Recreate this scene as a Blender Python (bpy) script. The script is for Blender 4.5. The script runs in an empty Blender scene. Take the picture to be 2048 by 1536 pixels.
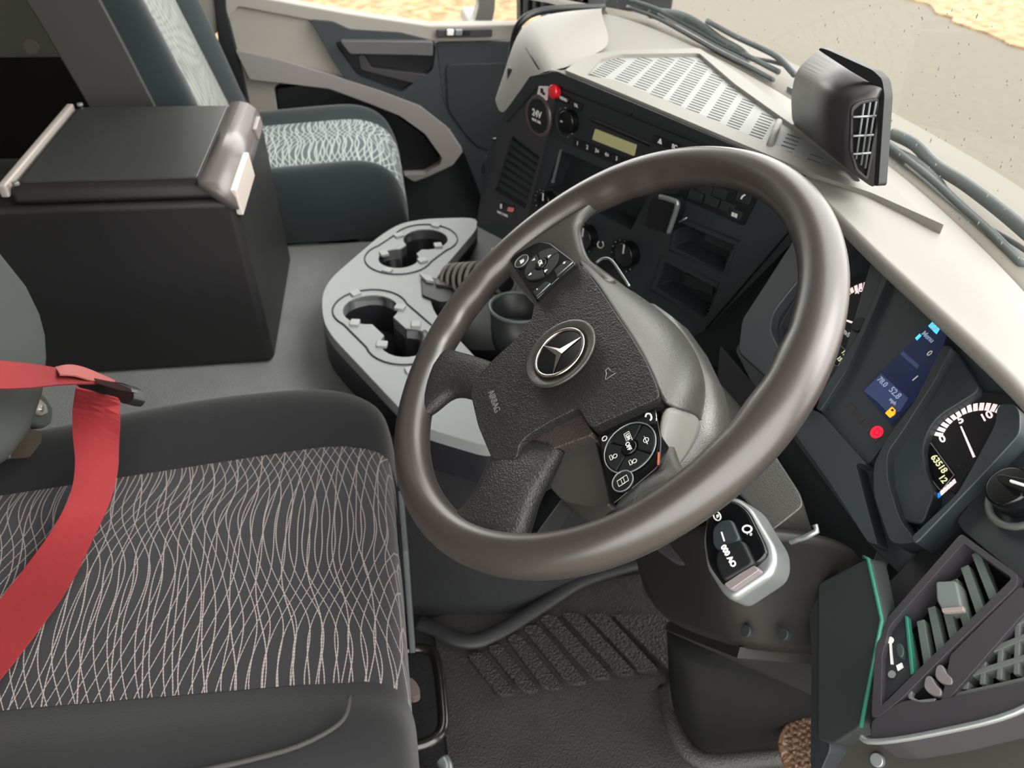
import bpy, bmesh, math, random
import numpy as np
from mathutils import Vector, Matrix
random.seed(3)
SC = bpy.context.scene
COL = SC.collection

# ---------------------------------------------------------------- camera
F = 1540.0
_a = np.array([-338., 1203., F]); _a /= np.linalg.norm(_a)
_b = np.array([9462., 688., F]); _b -= _a*(_a@_b); _b /= np.linalg.norm(_b)
_z = -np.cross(_a*-1, _b)
_z = -np.cross(_a, _b)
if _z[1] < 0: _z = -_z
M = np.array([-_a, _b, _z])            # world = M @ (right, up, forward)
CAM = np.array([.5503, -.1806, 1.138])
cd = bpy.data.cameras.new('camera'); co = bpy.data.objects.new('camera', cd); COL.objects.link(co)
R3 = Matrix([[M[i][0], M[i][1], -M[i][2]] for i in range(3)])
co.matrix_world = Matrix.Translation(CAM.tolist()) @ R3.to_4x4()
cd.sensor_width = 36; cd.sensor_fit = 'HORIZONTAL'; cd.lens = 36*F/2048
cd.clip_start = .02; cd.clip_end = 200
cd.dof.use_dof = True; cd.dof.focus_distance = .64; cd.dof.aperture_fstop = 10.0
SC.camera = co

# ---------------------------------------------------------------- world, light, exposure
w = bpy.data.worlds.new('world'); SC.world = w; w.use_nodes = True
nt = w.node_tree; bg = nt.nodes['Background']
bg.inputs['Color'].default_value = (1.0, .985, .95, 1); bg.inputs['Strength'].default_value = 3.0
sun = bpy.data.lights.new('sun', 'SUN'); so = bpy.data.objects.new('sun', sun); COL.objects.link(so)
sun.energy = 1.6; sun.angle = math.radians(40); sun.color = (1, .97, .92)
so.rotation_euler = Vector((-.35, -.75, -.75)).to_track_quat('-Z', 'Y').to_euler()
SC.view_settings.view_transform = 'Standard'; SC.view_settings.look = 'None'
SC.view_settings.exposure = 0.75; SC.view_settings.gamma = 1.0
SC.view_settings.use_curve_mapping = False

# ---------------------------------------------------------------- helpers: rays and planes
def nrm(v): v = np.array(v, float); return v/np.linalg.norm(v)
def ray(px, py): return M@nrm([px-1024, 768-py, F])
class Pl:
    def __init__(s, p0, n): s.p0 = np.array(p0, float); s.n = nrm(n)
    def at(s, px, py, off=0.0):
        d = ray(px, py); p = s.p0+s.n*off
        return CAM+d*(((p-CAM)@s.n)/(d@s.n))
    def off(s, o): return Pl(s.p0+s.n*o, s.n)
def ZP(z): return Pl([0, 0, z], [0, 0, 1])
def XP(x): return Pl([x, 0, 0], [1, 0, 0])
def YP(y): return Pl([0, y, 0], [0, -1, 0])
S = Pl([-.62, .11, .81], [.435, -.9, 0])          # centre stack face
C = Pl([0, .30, .72], [0, -.8, .6])               # instrument face
RP = Pl([.2, .23, .66], [-.25, -.75, .6])         # panel beside the door
W0 = np.array([0, 0, .75]); TILT = .688; YAW = .05
WN = np.array([math.sin(YAW)*math.sin(TILT), -math.cos(YAW)*math.sin(TILT), math.cos(TILT)])
E1 = nrm(np.cross([0, 1, 0], WN)); E2 = np.cross(WN, E1)
WH = Pl(W0, WN)                                   # steering wheel plane
def wl(a, b, h=0.0): return W0+a*E1+b*E2+h*WN

WL = {}
def reg(o, loc): WL[o.name] = np.array(loc, float)
def tag(o, label=None, cat=None, group=None, kind=None):
    if label: o['label'] = label
    if cat: o['category'] = cat
    if group: o['group'] = group
    if kind: o['kind'] = kind
    return o
def thing(name, label, cat, loc, group=None):
    o = bpy.data.objects.new(name, None); COL.objects.link(o); o.location = [float(v) for v in loc]
    o.empty_display_size = .05; reg(o, loc); return tag(o, label, cat, group)
def struct(name, loc=(0, 0, 0)):
    o = bpy.data.objects.new(name, None); COL.objects.link(o); o.location = loc; reg(o, loc); o['kind'] = 'structure'; return o
def mk(name, verts, faces, mat, parent=None, smooth=False, mods=()):
    v = np.array([list(map(float, p)) for p in verts]); c = (v.min(0)+v.max(0))/2
    me = bpy.data.meshes.new(name); me.from_pydata((v-c).tolist(), [], [list(f) for f in faces])
    bm = bmesh.new(); bm.from_mesh(me); bmesh.ops.recalc_face_normals(bm, faces=bm.faces); bm.to_mesh(me); bm.free()
    if mat: me.materials.append(mat)
    o = bpy.data.objects.new(name, me); COL.objects.link(o)
    pl = WL[parent.name] if parent else np.zeros(3)
    if parent: o.parent = parent
    o.location = (c-pl).tolist(); reg(o, c)
    if smooth: me.polygons.foreach_set('use_smooth', [True]*len(me.polygons))
    for m in mods:
        if m[0] == 'B':
            b = o.modifiers.new('bevel', 'BEVEL'); b.width = m[1]; b.segments = m[2] if len(m) > 2 else 2
            b.limit_method = 'ANGLE'; b.angle_limit = math.radians(35); b.harden_normals = False
            me.polygons.foreach_set('use_smooth', [True]*len(me.polygons)); 
            wn = o.modifiers.new('wn', 'WEIGHTED_NORMAL'); wn.keep_sharp = False; wn.weight = 100
        if m[0] == 'S':
            b = o.modifiers.new('subsurf', 'SUBSURF'); b.levels = m[1]; b.render_levels = m[1]
            me.polygons.foreach_set('use_smooth', [True]*len(me.polygons))
        if m[0] == 'T':
            b = o.modifiers.new('solid', 'SOLIDIFY'); b.thickness = m[1]; b.offset = m[2] if len(m) > 2 else -1
    return o
def rc(pts, r, seg=4):
    """round the corners of a 3-D polygon"""
    if not r: return [np.array(p, float) for p in pts]
    P = [np.array(p, float) for p in pts]; out = []; n = len(P)
    for i in range(n):
        a, b, c = P[i-1], P[i], P[(i+1) % n]
        la, lc = np.linalg.norm(a-b), np.linalg.norm(c-b)
        ra, rc_ = min(r, la*.45), min(r, lc*.45)
        s = b+(a-b)/max(la, 1e-9)*ra; e = b+(c-b)/max(lc, 1e-9)*rc_
        for k in range(seg+1):
            t = k/seg; out.append((1-t)**2*s+2*t*(1-t)*b+t*t*e)
    return out
def spl(pts, n=6, closed=True):
    P = [np.array(p, float) for p in pts]; m = len(P); out = []
    for i in range(m if closed else m-1):
        if closed: a, b, c, d = P[i-1], P[i], P[(i+1) % m], P[(i+2) % m]
        else: a, b, c, d = P[max(i-1, 0)], P[i], P[i+1], P[min(i+2, m-1)]
        for k in range(n):
            t = k/n; out.append(.5*((2*b)+(-a+c)*t+(2*a-5*b+4*c-d)*t*t+(-a+3*b-3*c+d)*t**3))
    if not closed: out.append(P[-1])
    return out
def prism(name, top, n, depth, mat, parent=None, bev=.0015, seg=2, holes=(), holemat=None):
    """plate: polygon 'top' (3-D) extruded by depth against n; holes are cut right through"""
    n = nrm(n); top = [np.array(p, float) for p in top]
    holes = [[np.array(p, float) for p in h] for h in holes]
    if not holes:
        k = len(top); v = top+[p-n*depth for p in top]
        f = [list(range(k)), list(range(2*k-1, k-1, -1))]+[[i, (i+1) % k, k+(i+1) % k, k+i] for i in range(k)]
        return mk(name, v, f, mat, parent, mods=(('B', bev, seg),) if bev else ())
    from mathutils.geometry import delaunay_2d_cdt
    ex = nrm(top[1]-top[0]); ey = np.cross(n, ex); P3 = []; P2 = []; E = []; loops2 = []
    for L in [top]+holes:
        b0 = len(P3); q2 = []
        for i, p in enumerate(L):
            if i and np.linalg.norm(p-P3[-1]) < 1e-6: continue
            P3.append(p); q2.append(((p-top[0])@ex, (p-top[0])@ey)); P2.append(Vector(q2[-1]))
        m = len(P3)-b0; E += [(b0+i, b0+(i+1) % m) for i in range(m)]; loops2.append(q2)
    def inside(c, L):
        r = False
        for i in range(len(L)):
            (x0_, y0_), (x1_, y1_) = L[i-1], L[i]
            if (y0_ > c[1]) != (y1_ > c[1]) and c[0] < (x1_-x0_)*(c[1]-y0_)/(y1_-y0_)+x0_: r = not r
        return r
    vo, eo, fo, *_ = delaunay_2d_cdt(P2, E, [], 0, 1e-7)
    V3 = [top[0]+ex*p.x+ey*p.y for p in vo]; k = len(V3); tri = []
    for t in fo:
        c = (sum(vo[i].x for i in t)/3, sum(vo[i].y for i in t)/3)
        if inside(c, loops2[0]) and not any(inside(c, h) for h in loops2[1:]): tri.append(list(t))
    cnt = {}
    for t in tri:
        for i in range(3):
            e = (t[i], t[(i+1) % 3]); cnt[tuple(sorted(e))] = cnt.get(tuple(sorted(e)), [])+[e]
    side = [[e[0][1], e[0][0], k+e[0][0], k+e[0][1]] for e in cnt.values() if len(e) == 1]
    return mk(name, V3+[p-n*depth for p in V3], tri+[[k+i for i in t[::-1]] for t in tri]+side, mat, parent, mods=(('B', bev, seg),) if bev else ())
def slab(name, px, pl, depth, mat, parent=None, off=0.0, r=0.0, bev=.0015, seg=2, holes=(), sp=0):
    top = [pl.at(x, y, off) for x, y in px]
    top = spl(top, sp) if sp else rc(top, r)
    return prism(name, top, pl.n, depth, mat, parent, bev, seg, holes)
def tube(name, pts, rad, mat, parent=None, seg=12, closed=False, cap=True, sp=0, flat=None):
    P = [np.array(p, float) for p in pts]
    if sp: P = spl(P, sp, closed)
    m = len(P)
    R = rad if callable(rad) else (lambda t: rad)
    v = []; f = []; ref = None
    for i, p in enumerate(P):
        if closed: t = P[(i+1) % m]-P[i-1]
        else: t = P[min(i+1, m-1)]-P[max(i-1, 0)]
        t = nrm(t)
        if ref is None:
            ref = np.array([0, 0, 1.]) if abs(t[2]) < .9 else np.array([1., 0, 0])
        a = nrm(ref-t*(ref@t)); b = np.cross(t, a); ref = a
        if flat is not None:
            a = nrm(np.array(flat, float)-t*(np.array(flat, float)@t)); b = np.cross(t, a)
        r = R(i/max(m-1, 1)); rr = r if isinstance(r, tuple) else (r, r)
        for k in range(seg):
            th = 2*math.pi*k/seg; v.append(p+a*math.cos(th)*rr[0]+b*math.sin(th)*rr[1])
    for i in range(m if closed else m-1):
        for k in range(seg):
            j = (i+1) % m
            f.append([i*seg+k, i*seg+(k+1) % seg, j*seg+(k+1) % seg, j*seg+k])
    if cap and not closed: f += [list(range(seg)), list(range((m-1)*seg, m*seg))[::-1]]
    return mk(name, v, f, mat, parent, smooth=True)
def loft(name, rings, mat, parent=None, closed=True, cap=True, mods=(), smooth=True):
    k = len(rings[0]); v = [p for r in rings for p in r]; f = []
    for i in range(len(rings)-1):
        for j in range(k if closed else k-1):
            f.append([i*k+j, i*k+(j+1) % k, (i+1)*k+(j+1) % k, (i+1)*k+j])
    if cap and closed: f += [list(range(k)), list(range((len(rings)-1)*k, len(rings)*k))[::-1]]
    return mk(name, v, f, mat, parent, smooth=smooth, mods=mods)
def disc(name, c, n, r, depth, mat, parent=None, seg=28, bev=.0008, xd=None, ry=None):
    n = nrm(n); a = nrm(np.cross(n, [0.13, .2, 1]) if xd is None else np.array(xd)-n*(np.array(xd)@n)); b = np.cross(n, a)
    ry = ry or r
    return prism(name, [np.array(c)+a*r*math.cos(2*math.pi*i/seg)+b*ry*math.sin(2*math.pi*i/seg) for i in range(seg)], n, depth, mat, parent, bev)
def circ(c, n, r, seg=28, xd=None, ry=None):
    n = nrm(n); a = nrm(np.cross(n, [0.13, .2, 1]) if xd is None else np.array(xd)-n*(np.array(xd)@n)); b = np.cross(n, a); ry = ry or r
    return [np.array(c)+a*r*math.cos(2*math.pi*i/seg)+b*ry*math.sin(2*math.pi*i/seg) for i in range(seg)]
def ring(name, c, n, r, t, mat, parent=None, seg=40):
    return tube(name, circ(c, n, r, seg), t, mat, parent, seg=8, closed=True)
def text(name, body, c, xd, n, size, mat, parent=None, depth=.0002, bold=0.0):
    n = nrm(n); xd = nrm(np.array(xd)-n*(np.array(xd)@n)); yd = np.cross(n, xd)
    cu = bpy.data.curves.new('t', 'FONT'); cu.body = body; cu.size = size; cu.extrude = depth; cu.offset = bold
    cu.align_x = 'CENTER'; cu.align_y = 'CENTER'
    o = bpy.data.objects.new('t', cu); COL.objects.link(o)
    me = bpy.data.meshes.new_from_object(o.evaluated_get(bpy.context.evaluated_depsgraph_get()))
    bpy.data.objects.remove(o); v = [np.array(c)+xd*q.co.x+yd*q.co.y+n*(q.co.z+depth) for q in me.vertices]
    f = [list(p.vertices) for p in me.polygons]; bpy.data.meshes.remove(me)
    return mk(name, v, f, mat, parent)
def box(name, lo, hi, mat, parent=None, bev=.003):
    x0, y0, z0 = lo; x1, y1, z1 = hi
    return prism(name, [(x0, y0, z1), (x1, y0, z1), (x1, y1, z1), (x0, y1, z1)], (0, 0, 1), z1-z0, mat, parent, bev)
def grid(name, G, mat, parent=None, mods=(), smooth=True):
    r, c = len(G), len(G[0]); v = [p for q in G for p in q]
    f = [[i*c+j, i*c+j+1, (i+1)*c+j+1, (i+1)*c+j] for i in range(r-1) for j in range(c-1)]
    return mk(name, v, f, mat, parent, smooth=smooth, mods=mods)
def copy_tree(o, parent=None):
    c = o.copy(); COL.objects.link(c)
    if parent: c.parent = parent
    for ch in [x for x in bpy.data.objects if x.parent == o]: copy_tree(ch, c)
    return c

# ---------------------------------------------------------------- materials
def lin(c): return tuple(((v/255)/12.92 if v/255 <= .04045 else ((v/255+.055)/1.055)**2.4) for v in c)
def mat(name, rgb, rough=.5, spec=.5, metal=0, bump=None, var=0, sheen=0, emit=0, coat=0):
    m = bpy.data.materials.new(name); m.use_nodes = True; t = m.node_tree; b = t.nodes['Principled BSDF']
    col = lin(rgb)
    b.inputs['Base Color'].default_value = (*col, 1); b.inputs['Roughness'].default_value = rough
    b.inputs['Specular IOR Level'].default_value = spec; b.inputs['Metallic'].default_value = metal
    if sheen: b.inputs['Sheen Weight'].default_value = sheen; b.inputs['Sheen Roughness'].default_value = .5
    if coat: b.inputs['Coat Weight'].default_value = coat; b.inputs['Coat Roughness'].default_value = .08
    if emit:
        b.inputs['Emission Color'].default_value = (*col, 1); b.inputs['Emission Strength'].default_value = emit
    tc = t.nodes.new('ShaderNodeTexCoord')
    if bump:
        kind, sc, st = bump[:3]; dist = bump[3] if len(bump) > 3 else .001
        if kind == 'N':
            n = t.nodes.new('ShaderNodeTexNoise'); n.inputs['Scale'].default_value = sc; n.inputs['Detail'].default_value = 3; out = n.outputs['Fac']
        else:
            n = t.nodes.new('ShaderNodeTexVoronoi'); n.feature = 'SMOOTH_F1'; n.inputs['Scale'].default_value = sc
            n.inputs['Smoothness'].default_value = .6
            dn = t.nodes.new('ShaderNodeTexNoise'); dn.inputs['Scale'].default_value = sc*.35; mm = t.nodes.new('ShaderNodeMixRGB'); mm.blend_type = 'LINEAR_LIGHT'
            mm.inputs['Fac'].default_value = 1.2/sc; t.links.new(tc.outputs['Object'], dn.inputs['Vector'])
            t.links.new(tc.outputs['Object'], mm.inputs['Color1']); t.links.new(dn.outputs['Color'], mm.inputs['Color2'])
            t.links.new(mm.outputs['Color'], n.inputs['Vector']); out = n.outputs['Distance']
        if kind == 'N': t.links.new(tc.outputs['Object'], n.inputs['Vector'])
        bp = t.nodes.new('ShaderNodeBump'); bp.inputs['Strength'].default_value = st; bp.inputs['Distance'].default_value = dist
        t.links.new(out, bp.inputs['Height']); t.links.new(bp.outputs['Normal'], b.inputs['Normal'])
    if var:
        n = t.nodes.new('ShaderNodeTexNoise'); n.inputs['Scale'].default_value = 9; n.inputs['Detail'].default_value = 5
        t.links.new(tc.outputs['Object'], n.inputs['Vector'])
        r = t.nodes.new('ShaderNodeMapRange'); r.inputs['From Min'].default_value = .3; r.inputs['From Max'].default_value = .7
        r.inputs['To Min'].default_value = 1-var; r.inputs['To Max'].default_value = 1+var
        t.links.new(n.outputs['Fac'], r.inputs['Value'])
        mx = t.nodes.new('ShaderNodeVectorMath'); mx.operation = 'SCALE'; mx.inputs[0].default_value = col
        t.links.new(r.outputs['Result'], mx.inputs['Scale']); t.links.new(mx.outputs['Vector'], b.inputs['Base Color'])
    return m
MT = dict(
 dark=mat('dark_plastic', (44, 50, 53), .48, .5, bump=('N', 900, .12, .0003)),
 dark2=mat('darker_plastic', (34, 38, 41), .55, .5, bump=('N', 900, .12, .0003)),
 black=mat('black_plastic', (22, 24, 26), .5, .4),
 hole=mat('deep_black', (10, 11, 12), .8, .2),
 gloss=mat('gloss_black', (14, 15, 17), .18, .5),
 charcoal=mat('charcoal_frame', (52, 50, 54), .5, .5, bump=('N', 900, .1, .0003)),
 wheel=mat('wheel_rim_rubber', (58, 53, 50), .33, .9, bump=('N', 500, .1, .0004), var=.06),
 leather=mat('grained_leather', (36, 36, 35), .43, .5, bump=('V', 620, .55, .0012)),
 fineleather=mat('fine_grained_plastic', (60, 60, 57), .36, .9, bump=('V', 900, .35, .0006)),
 grey=mat('dash_grey', (126, 124, 118), .55, .4, bump=('N', 700, .15, .0003)),
 greyin=mat('dash_tray_grey', (142, 144, 142), .6, .35),
 slot=mat('slot_shadow_grey', (84, 84, 82), .8, .2),
 door=mat('door_beige_grey', (146, 142, 134), .7, .3, bump=('N', 300, .1, .0005)),
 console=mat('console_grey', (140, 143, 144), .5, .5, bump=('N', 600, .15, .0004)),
 carpet=mat('grey_carpet', (116, 118, 117), .95, .1, bump=('N', 260, .6, .003), var=.12),
 carpetd=mat('dark_carpet', (44, 45, 46), .95, .15, bump=('N', 300, .7, .003), var=.08),
 rubber=mat('floor_rubber', (52, 51, 50), .55, .4, bump=('V', 380, .6, .002), var=.22),
 pad=mat('mat_pad_rubber', (48, 46, 45), .6, .4, bump=('V', 300, 1.0, .004)),
 velour=mat('dark_velour', (26, 27, 28), .9, .2, bump=('N', 500, .3, .001), sheen=.15, var=.1),
 velourt=mat('teal_velour', (34, 42, 43), .9, .2, bump=('N', 500, .3, .001), sheen=.25, var=.08),
 shell=mat('seat_shell', (70, 76, 78), .5, .4),
 box=mat('box_black', (27, 26, 27), .5, .5, bump=('N', 700, .25, .0005)),
 boxlid=mat('box_lid_vinyl', (44, 45, 44), .38, .5, bump=('N', 400, .25, .0005), var=.12),
 boxtrim=mat('box_trim', (96, 90, 88), .3, .5),
 red=mat('red_webbing', (126, 36, 40), .75, .3, bump=('N', 1200, .4, .0006), var=.14),
 chrome=mat('chrome', (225, 215, 212), .14, .5, metal=1),
 silver=mat('silver_plastic', (150, 155, 156), .35, .5, metal=.6),
 steelbar=mat('black_steel_bar', (26, 24, 22), .25, .6, coat=.4),
 white=mat('white_print', (225, 225, 222), .5, .3),
 dial=mat('dial_face', (36, 35, 37), .6, .2),
 lcd=mat('radio_lcd', (142, 140, 100), .4, .4, emit=.25),
 tick=mat('dial_print_lit', (235, 215, 215), .5, .2, emit=.45),
 screen=mat('cluster_screen', (24, 32, 58), .3, .4, emit=.35),
 screen2=mat('cluster_screen_panel', (50, 58, 88), .3, .4, emit=.4),
 cyan=mat('cyan_icon', (70, 180, 215), .5, .3, emit=.8),
 orange=mat('orange_icon', (240, 150, 30), .5, .3, emit=.9),
 redlamp=mat('red_lamp', (240, 20, 45), .5, .3, emit=1.0),
 blue=mat('blue_mark', (40, 120, 210), .5, .3, emit=.6),
 segm=mat('lcd_digits', (205, 205, 160), .5, .2, emit=.4),
 orangestrip=mat('orange_edge', (200, 90, 40), .4, .5),
 green=mat('green_edge', (40, 110, 92), .4, .5),
 redbtn=mat('red_button', (215, 25, 40), .2, .5, coat=.5),
 sticker=mat('white_sticker', (228, 216, 214), .5, .3),
 pink=mat('sticker_print', (225, 130, 130), .5, .3),
 grit=mat('muddy_rubber', (96, 72, 52), .45, .6, bump=('V', 160, 1.0, .003), var=.35),
 brassy=mat('worn_metal', (96, 88, 76), .45, .5, metal=.6, var=.4),
 wiper=mat('wiper_rubber', (60, 68, 70), .5, .5, var=.1),
 wiper2=mat('wiper_metal', (150, 156, 160), .4, .5, var=.1),
 headl=mat('headliner', (120, 118, 112), .9, .2),
 rearw=mat('rear_wall_black', (30, 29, 27), .9, .2, var=.1),
 rearg=mat('rear_wall_grey', (104, 104, 96), .9, .2, var=.04),
 road=mat('pale_road', (92, 87, 77), .9, .2, bump=('N', 6, .3, .01), var=.05),
 boot=mat('gaiter_rubber', (96, 92, 88), .5, .5),
 clip=mat('clip_grey', (150, 152, 152), .45, .5),
)
def glass_mat(name, tint, gl=.10, ior=1.35):
    m = bpy.data.materials.new(name); m.use_nodes = True; t = m.node_tree; t.nodes.clear()
    o = t.nodes.new('ShaderNodeOutputMaterial'); tr = t.nodes.new('ShaderNodeBsdfTransparent'); g = t.nodes.new('ShaderNodeBsdfGlossy')
    g.inputs['Roughness'].default_value = .02; tr.inputs['Color'].default_value = (*tint, 1)
    lw = t.nodes.new('ShaderNodeLayerWeight'); lw.inputs['Blend'].default_value = .5
    pw = t.nodes.new('ShaderNodeMath'); pw.operation = 'POWER'; pw.inputs[1].default_value = 5; t.links.new(lw.outputs['Facing'], pw.inputs[0])
    ma = t.nodes.new('ShaderNodeMath'); ma.operation = 'MULTIPLY_ADD'; ma.inputs[1].default_value = .8; ma.inputs[2].default_value = gl*.4
    t.links.new(pw.outputs[0], ma.inputs[0])
    mx = t.nodes.new('ShaderNodeMixShader'); t.links.new(ma.outputs[0], mx.inputs[0]); t.links.new(tr.outputs[0], mx.inputs[1])
    t.links.new(g.outputs[0], mx.inputs[2]); t.links.new(mx.outputs[0], o.inputs[0]); return m
MT['glass'] = glass_mat('window_glass', (.97, .98, .97))
MT['lens'] = glass_mat('clear_plastic', (.8, .86, .85), ior=1.45)
def drop_mat():
    m = bpy.data.materials.new('rain_drop'); m.use_nodes = True; b = m.node_tree.nodes['Principled BSDF']
    b.inputs['Base Color'].default_value = (.30, .30, .28, 1); b.inputs['Roughness'].default_value = .12
    b.inputs['Transmission Weight'].default_value = .4; b.inputs['IOR'].default_value = 1.33; return m
MT['drop'] = drop_mat()
def gravel_mat():
    m = bpy.data.materials.new('straw_gravel'); m.use_nodes = True; t = m.node_tree; b = t.nodes['Principled BSDF']
    tc = t.nodes.new('ShaderNodeTexCoord'); n = t.nodes.new('ShaderNodeTexVoronoi'); n.inputs['Scale'].default_value = 9
    n2 = t.nodes.new('ShaderNodeTexNoise'); n2.inputs['Scale'].default_value = 5; n2.inputs['Detail'].default_value = 8
    r = t.nodes.new('ShaderNodeValToRGB'); r.color_ramp.elements[0].position = .35; r.color_ramp.elements[1].position = .65
    r.color_ramp.elements[0].color = (*lin((112, 84, 50)), 1); r.color_ramp.elements[1].color = (*lin((142, 122, 90)), 1)
    t.links.new(tc.outputs['Object'], n.inputs['Vector']); t.links.new(tc.outputs['Object'], n2.inputs['Vector'])
    t.links.new(n2.outputs['Fac'], r.inputs['Fac'])
    mm = t.nodes.new('ShaderNodeMixRGB'); mm.blend_type = 'SOFT_LIGHT'; mm.inputs['Fac'].default_value = .6
    t.links.new(r.outputs['Color'], mm.inputs['Color1']); t.links.new(n.outputs['Distance'], mm.inputs['Color2'])
    t.links.new(mm.outputs['Color'], b.inputs['Base Color']); b.inputs['Roughness'].default_value = .95
    return m
MT['gravel'] = gravel_mat()
def fabric_mat(name, base, line, p=.0135, amp=.009, wl_=.19, width=.085, rot=False, nz=1.0):
    """two crossing families of wavy stitched threads that run along object X (or Y)"""
    m = bpy.data.materials.new(name); m.use_nodes = True; t = m.node_tree; b = t.nodes['Principled BSDF']; L = t.links
    tc = t.nodes.new('ShaderNodeTexCoord'); sx = t.nodes.new('ShaderNodeSeparateXYZ'); L.new(tc.outputs['Object'], sx.inputs[0])
    if rot == 'z': U, Vv = sx.outputs['X'], sx.outputs['Z']
    elif rot: U, Vv = sx.outputs['X'], sx.outputs['Y']
    else: U, Vv = sx.outputs['Y'], sx.outputs['X']
    def mt(op, a, b_=None, c=None):
        n = t.nodes.new('ShaderNodeMath'); n.operation = op
        for i, q in enumerate((a, b_, c)):
            if q is None: continue
            if isinstance(q, (int, float)): n.inputs[i].default_value = q
            else: L.new(q, n.inputs[i])
        return n.outputs[0]
    nzn = t.nodes.new('ShaderNodeTexNoise'); nzn.inputs['Scale'].default_value = 7*nz; nzn.inputs['Detail'].default_value = 0
    L.new(tc.outputs['Object'], nzn.inputs['Vector']); warp = mt('MULTIPLY', mt('SUBTRACT', nzn.outputs['Fac'], .5), 3.0)
    masks = []
    for ph, sg, q in ((0, 1, 1), (2.1, -1, .93), (4.0, 1, 1.5)):
        arg = mt('ADD', mt('MULTIPLY', Vv, 2*math.pi/(wl_*q)), mt('ADD', mt('MULTIPLY', U, 13*sg), mt('ADD', warp, ph)))
        off = mt('MULTIPLY', mt('SINE', arg), amp*sg)
        lnv = mt('ADD', off, mt('MULTIPLY', Vv, .20*sg)) if ph < 3 else off
        u = mt('DIVIDE', mt('ADD', U, lnv), p*(1 if ph < 3 else 2.1))
        fr = mt('FRACT', u); d = mt('ABSOLUTE', mt('SUBTRACT', fr, .5))
        sub = mt('SUBTRACT', 1.0, mt('SMOOTH_MIN', mt('DIVIDE', d, width*(1 if ph < 3 else .5)), 1.0, .2)); masks.append(sub)
    k = mt('MAXIMUM', mt('MAXIMUM', masks[0], masks[1]), masks[2])
    st = mt('MULTIPLY_ADD', mt('SINE', mt('MULTIPLY', Vv, 2*math.pi/.0035)), .25, .75)
    k = mt('MINIMUM', mt('MAXIMUM', mt('MULTIPLY', mt('MULTIPLY', k, st), 1.5), 0.0), 1.0)
    mx = t.nodes.new('ShaderNodeMixRGB'); mx.inputs['Color1'].default_value = (*lin(base), 1); mx.inputs['Color2'].default_value = (*lin(line), 1)
    L.new(k, mx.inputs['Fac']); L.new(mx.outputs[0], b.inputs['Base Color']); b.inputs['Roughness'].default_value = .9
    b.inputs['Sheen Weight'].default_value = .15
    bp = t.nodes.new('ShaderNodeBump'); bp.inputs['Distance'].default_value = .001; bp.inputs['Strength'].default_value = .4
    L.new(k, bp.inputs['Height']); L.new(bp.outputs[0], b.inputs['Normal'])
    return m
MT['fab'] = fabric_mat('stitched_fabric', (28, 27, 30), (150, 138, 134), p=.0122, amp=.0085, wl_=.20, width=.062)
MT['fabp'] = fabric_mat('stitched_fabric_light', (66, 76, 80), (172, 178, 176), p=.0135, width=.16)
MT['fabz'] = fabric_mat('stitched_fabric_back', (74, 80, 78), (158, 160, 154), p=.011, width=.2, rot='z')

# ================================================================ SETTING
g = mk('ground', [(-40, -40, -1.35), (40, -40, -1.35), (40, 40, -1.35), (-40, 40, -1.35)], [[0, 1, 2, 3]], MT['road']); g['kind'] = 'structure'
def irregular(pts, amp, z, sub=8):
    out = []
    for i in range(len(pts)):
        a = np.array(pts[i]); b = np.array(pts[(i+1) % len(pts)])
        for k in range(sub): out.append(tuple(a+(b-a)*k/sub+np.array([random.uniform(-amp, amp), random.uniform(-amp, amp)])))
    return [(x, y, z) for x, y in out]
gp = irregular([(-16, 8.9), (-11.9, 8.9), (-9.3, 8.5), (-7.0, 9.2), (-5, 11), (10, 14), (10, 39), (-39, 39), (-39, 8.9)], .12, -1.32)
g = prism('gravel_verge', gp, (0, 0, 1), .03, MT['gravel'], None, 0); tag(g, kind='structure')
gp = irregular([(-39, -39), (-7.0, -39), (-7.4, -2), (-8.2, 1.2), (-9.5, 2.6), (-13, 3.4), (-39, 5)], .1, -1.32)
g = prism('gravel_verge', gp, (0, 0, 1), .03, MT['gravel'], None, 0); tag(g, kind='structure')

# floor of the cab: footwell, raised tunnel, its carpeted flank
fl = struct('floor', (0, 0, 0))
prism('footwell_floor', [(-.34, -1.25, 0), (.50, -1.25, 0), (.50, .62, 0), (-.34, .62, 0)], (0, 0, 1), .05, MT['carpetd'], fl, 0)
tun = [(-1.62, -1.25, .32), (-.44, -1.25, .32), (-.43, -.25, .32), (-.45, -.02, .32), (-.50, .62, .32), (-1.04, .62, .32), (-1.06, -.30, .32), (-1.10, -.38, .32), (-1.62, -.40, .32)]
prism('passenger_footwell', [(-1.62, -.45, -.05), (-.9, -.45, -.05), (-.9, .62, -.05), (-1.62, .62, -.05)], (0, 0, 1), .05, MT['carpetd'], fl, 0)
prism('tunnel_floor', tun, (0, 0, 1), .30, MT['carpet'], fl, .012, 3)
G = []
for y, xt, xb in ((-1.25, -.445, -.36), (-.4, -.44, -.32), (-.15, -.44, -.27), (0, -.45, -.235), (.1, -.46, -.27), (.2, -.47, -.30), (.4, -.49, -.36), (.62, -.50, -.38)):
    G.append([(xt-.02, y, .312), (xt+.004, y, .316), (xt+(xb-xt)*.25, y, .28), (xt+(xb-xt)*.6, y, .15), (xb-.01, y, .03), (xb, y, .002)])
grid('tunnel_side_carpet', G, MT['carpetd'], fl, mods=(('S', 2),))

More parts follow.
